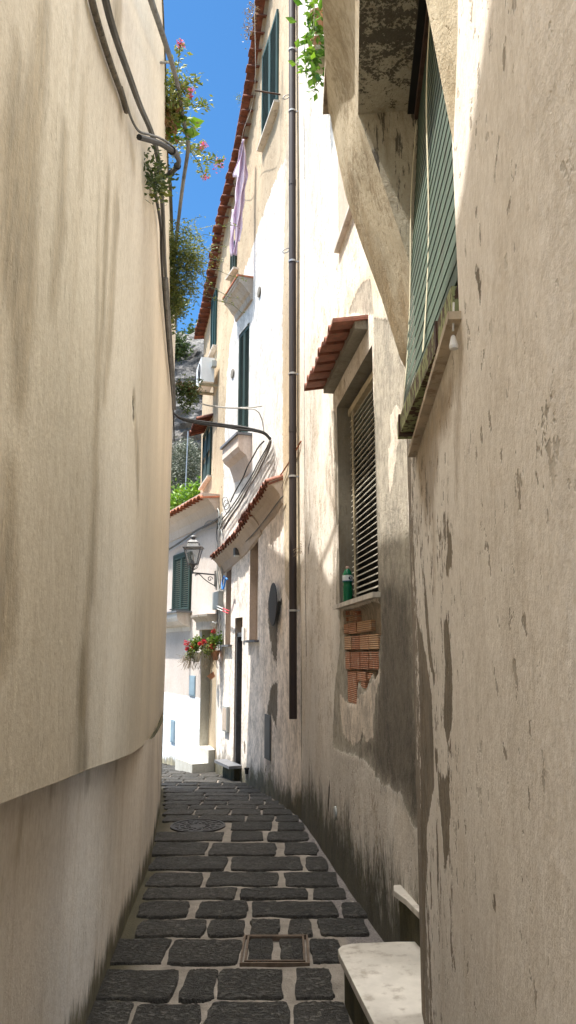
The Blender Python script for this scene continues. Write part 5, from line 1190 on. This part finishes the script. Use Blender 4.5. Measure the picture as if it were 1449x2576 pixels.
# ------------------------------------------------------------------ beyond: shrubs, olive, cliff
pl = plant('lemon_bush', 'bright green leafy bush rising behind the tiled eave of the far white house', 'bush', P(465, 1300, 18.5))
cen = [P(rr.uniform(415, 512), 1340 - rr.random() * 60 - max(0, (u_ := rr.uniform(0, 1)) * 55), rr.uniform(18.2, 19.6)) for _ in range(140)] + [P(rr.uniform(488, 508), rr.uniform(1215, 1260), 18.6) for _ in range(14)]
leaves(cen, 4200, .13, (.14, .14, .10), 2.1, 60, .2).build('foliage', M['lemon'], pl, fix=False)
stems([rcurve(P(465 + 12 * k, 1360, 18.8), (rr.uniform(-.05, .05), 0, .22), 5, .05, 900 + k) for k in range(-3, 4)], .02, 'bark', pl, 'trunk')
pl = plant('olive_tree', 'grey green olive tree standing between the cliff and the bright bush', 'tree', P(470, 1330, 27))
cen = []
for k in range(260):
    a = rr.uniform(0, 6.28); r_ = math.sqrt(rr.random()); u = 470 + 48 * r_ * math.cos(a); v = 1195 + 85 * r_ * math.sin(a) * (1 if math.sin(a) > 0 else .95); cen.append(P(u, v, 27 + rr.uniform(-1.2, 1.2)))
leaves(cen, 12000, .13, (.16, .25, .16), 3.6, 61, .1).build('crown', M['olive'], pl, fix=False)
b = MB(); tb = P(470, 1330, 27); b.tube([tb - Vector((0, 0, 2.5)), tb + Vector((.1, 0, 0)), tb + Vector((-.1, 0, 1.2))], [.22, .16, .08]); b.build('trunk', M['bark'], pl)
b = MB(); b.tube([P(473, 1085, 24), P(466, 1245, 24), P(464, 1330, 24)], .02, 6); tag(b.build('antenna_mast', M['clip'], None), 'thin pale mast standing in front of the olive tree', 'mast')
# cliff
def cliff():
    xs = np.linspace(-34, 22, 190); zs = np.linspace(-8, 30, 140); vs = []
    r = np.random.default_rng(2); X, Z = np.meshgrid(xs, zs, indexing='ij'); H = np.zeros(X.shape)
    for k in range(16):
        f = .10 * 1.42 ** k; a = r.uniform(-.5, 1.9); H += np.abs(np.sin(f * (X * math.cos(a) + Z * math.sin(a)) * 1.8 + r.uniform(0, 6) + .8 * np.sin(Z * f * .7 + k))) * 1.5 * .74 ** k
    top = 21.5 + 3.5 * np.sin(xs * .22 + 2.5) + .35 * (xs + 8)
    for i in range(len(xs)):
        for j in range(len(zs)):
            z = min(Z[i, j], top[i]); y = 46 + .42 * z - H[i, j] * 1.6 + max(0, Z[i, j] - top[i]) * 2.5; vs.append((xs[i], y, z))
    n = len(zs); fs = [(i * n + j, i * n + j + 1, (i + 1) * n + j + 1, (i + 1) * n + j) for i in range(len(xs) - 1) for j in range(n - 1)]
    me = bpy.data.meshes.new('cliff'); me.from_pydata(vs, [], fs); o = link('cliff', me, M['rock']); tag(o, kind='structure')
    return top, xs
ctop, cxs = cliff()
cen = []
for k in range(240):
    x = rr.uniform(-16, 0); z = float(np.interp(x, cxs, ctop)); cen.append((x, 46 + .42 * z - 1.2 + rr.uniform(-1, 1.5), z + rr.uniform(-1.6, 1.8)))
o = leaves(cen, 16000, .40, (.35, .5, .35), 1.8, 62, .2).build('hilltop_scrub', M['leafdark'], None, fix=False); tag(o, 'dark green scrub covering the top of the cliff', kind='stuff', cat='scrub')
cen = []
for k in range(60):
    u = rr.uniform(440, 520); v = rr.uniform(800, 960); cen.append(P(u, v, 50.5) + Vector((0, -3, 0)))
sel = [c for c in cen if math.sin(c.x * 2.1) + math.sin(c.z * 1.3) > .5]
o = leaves(sel or cen, 2200, .28, (.35, .3, .3), 2, 63, .2).build('cliff_scrub', M['leafdark'], None, fix=False); tag(o, 'patches of low scrub clinging to the grey cliff face', kind='stuff', cat='scrub')
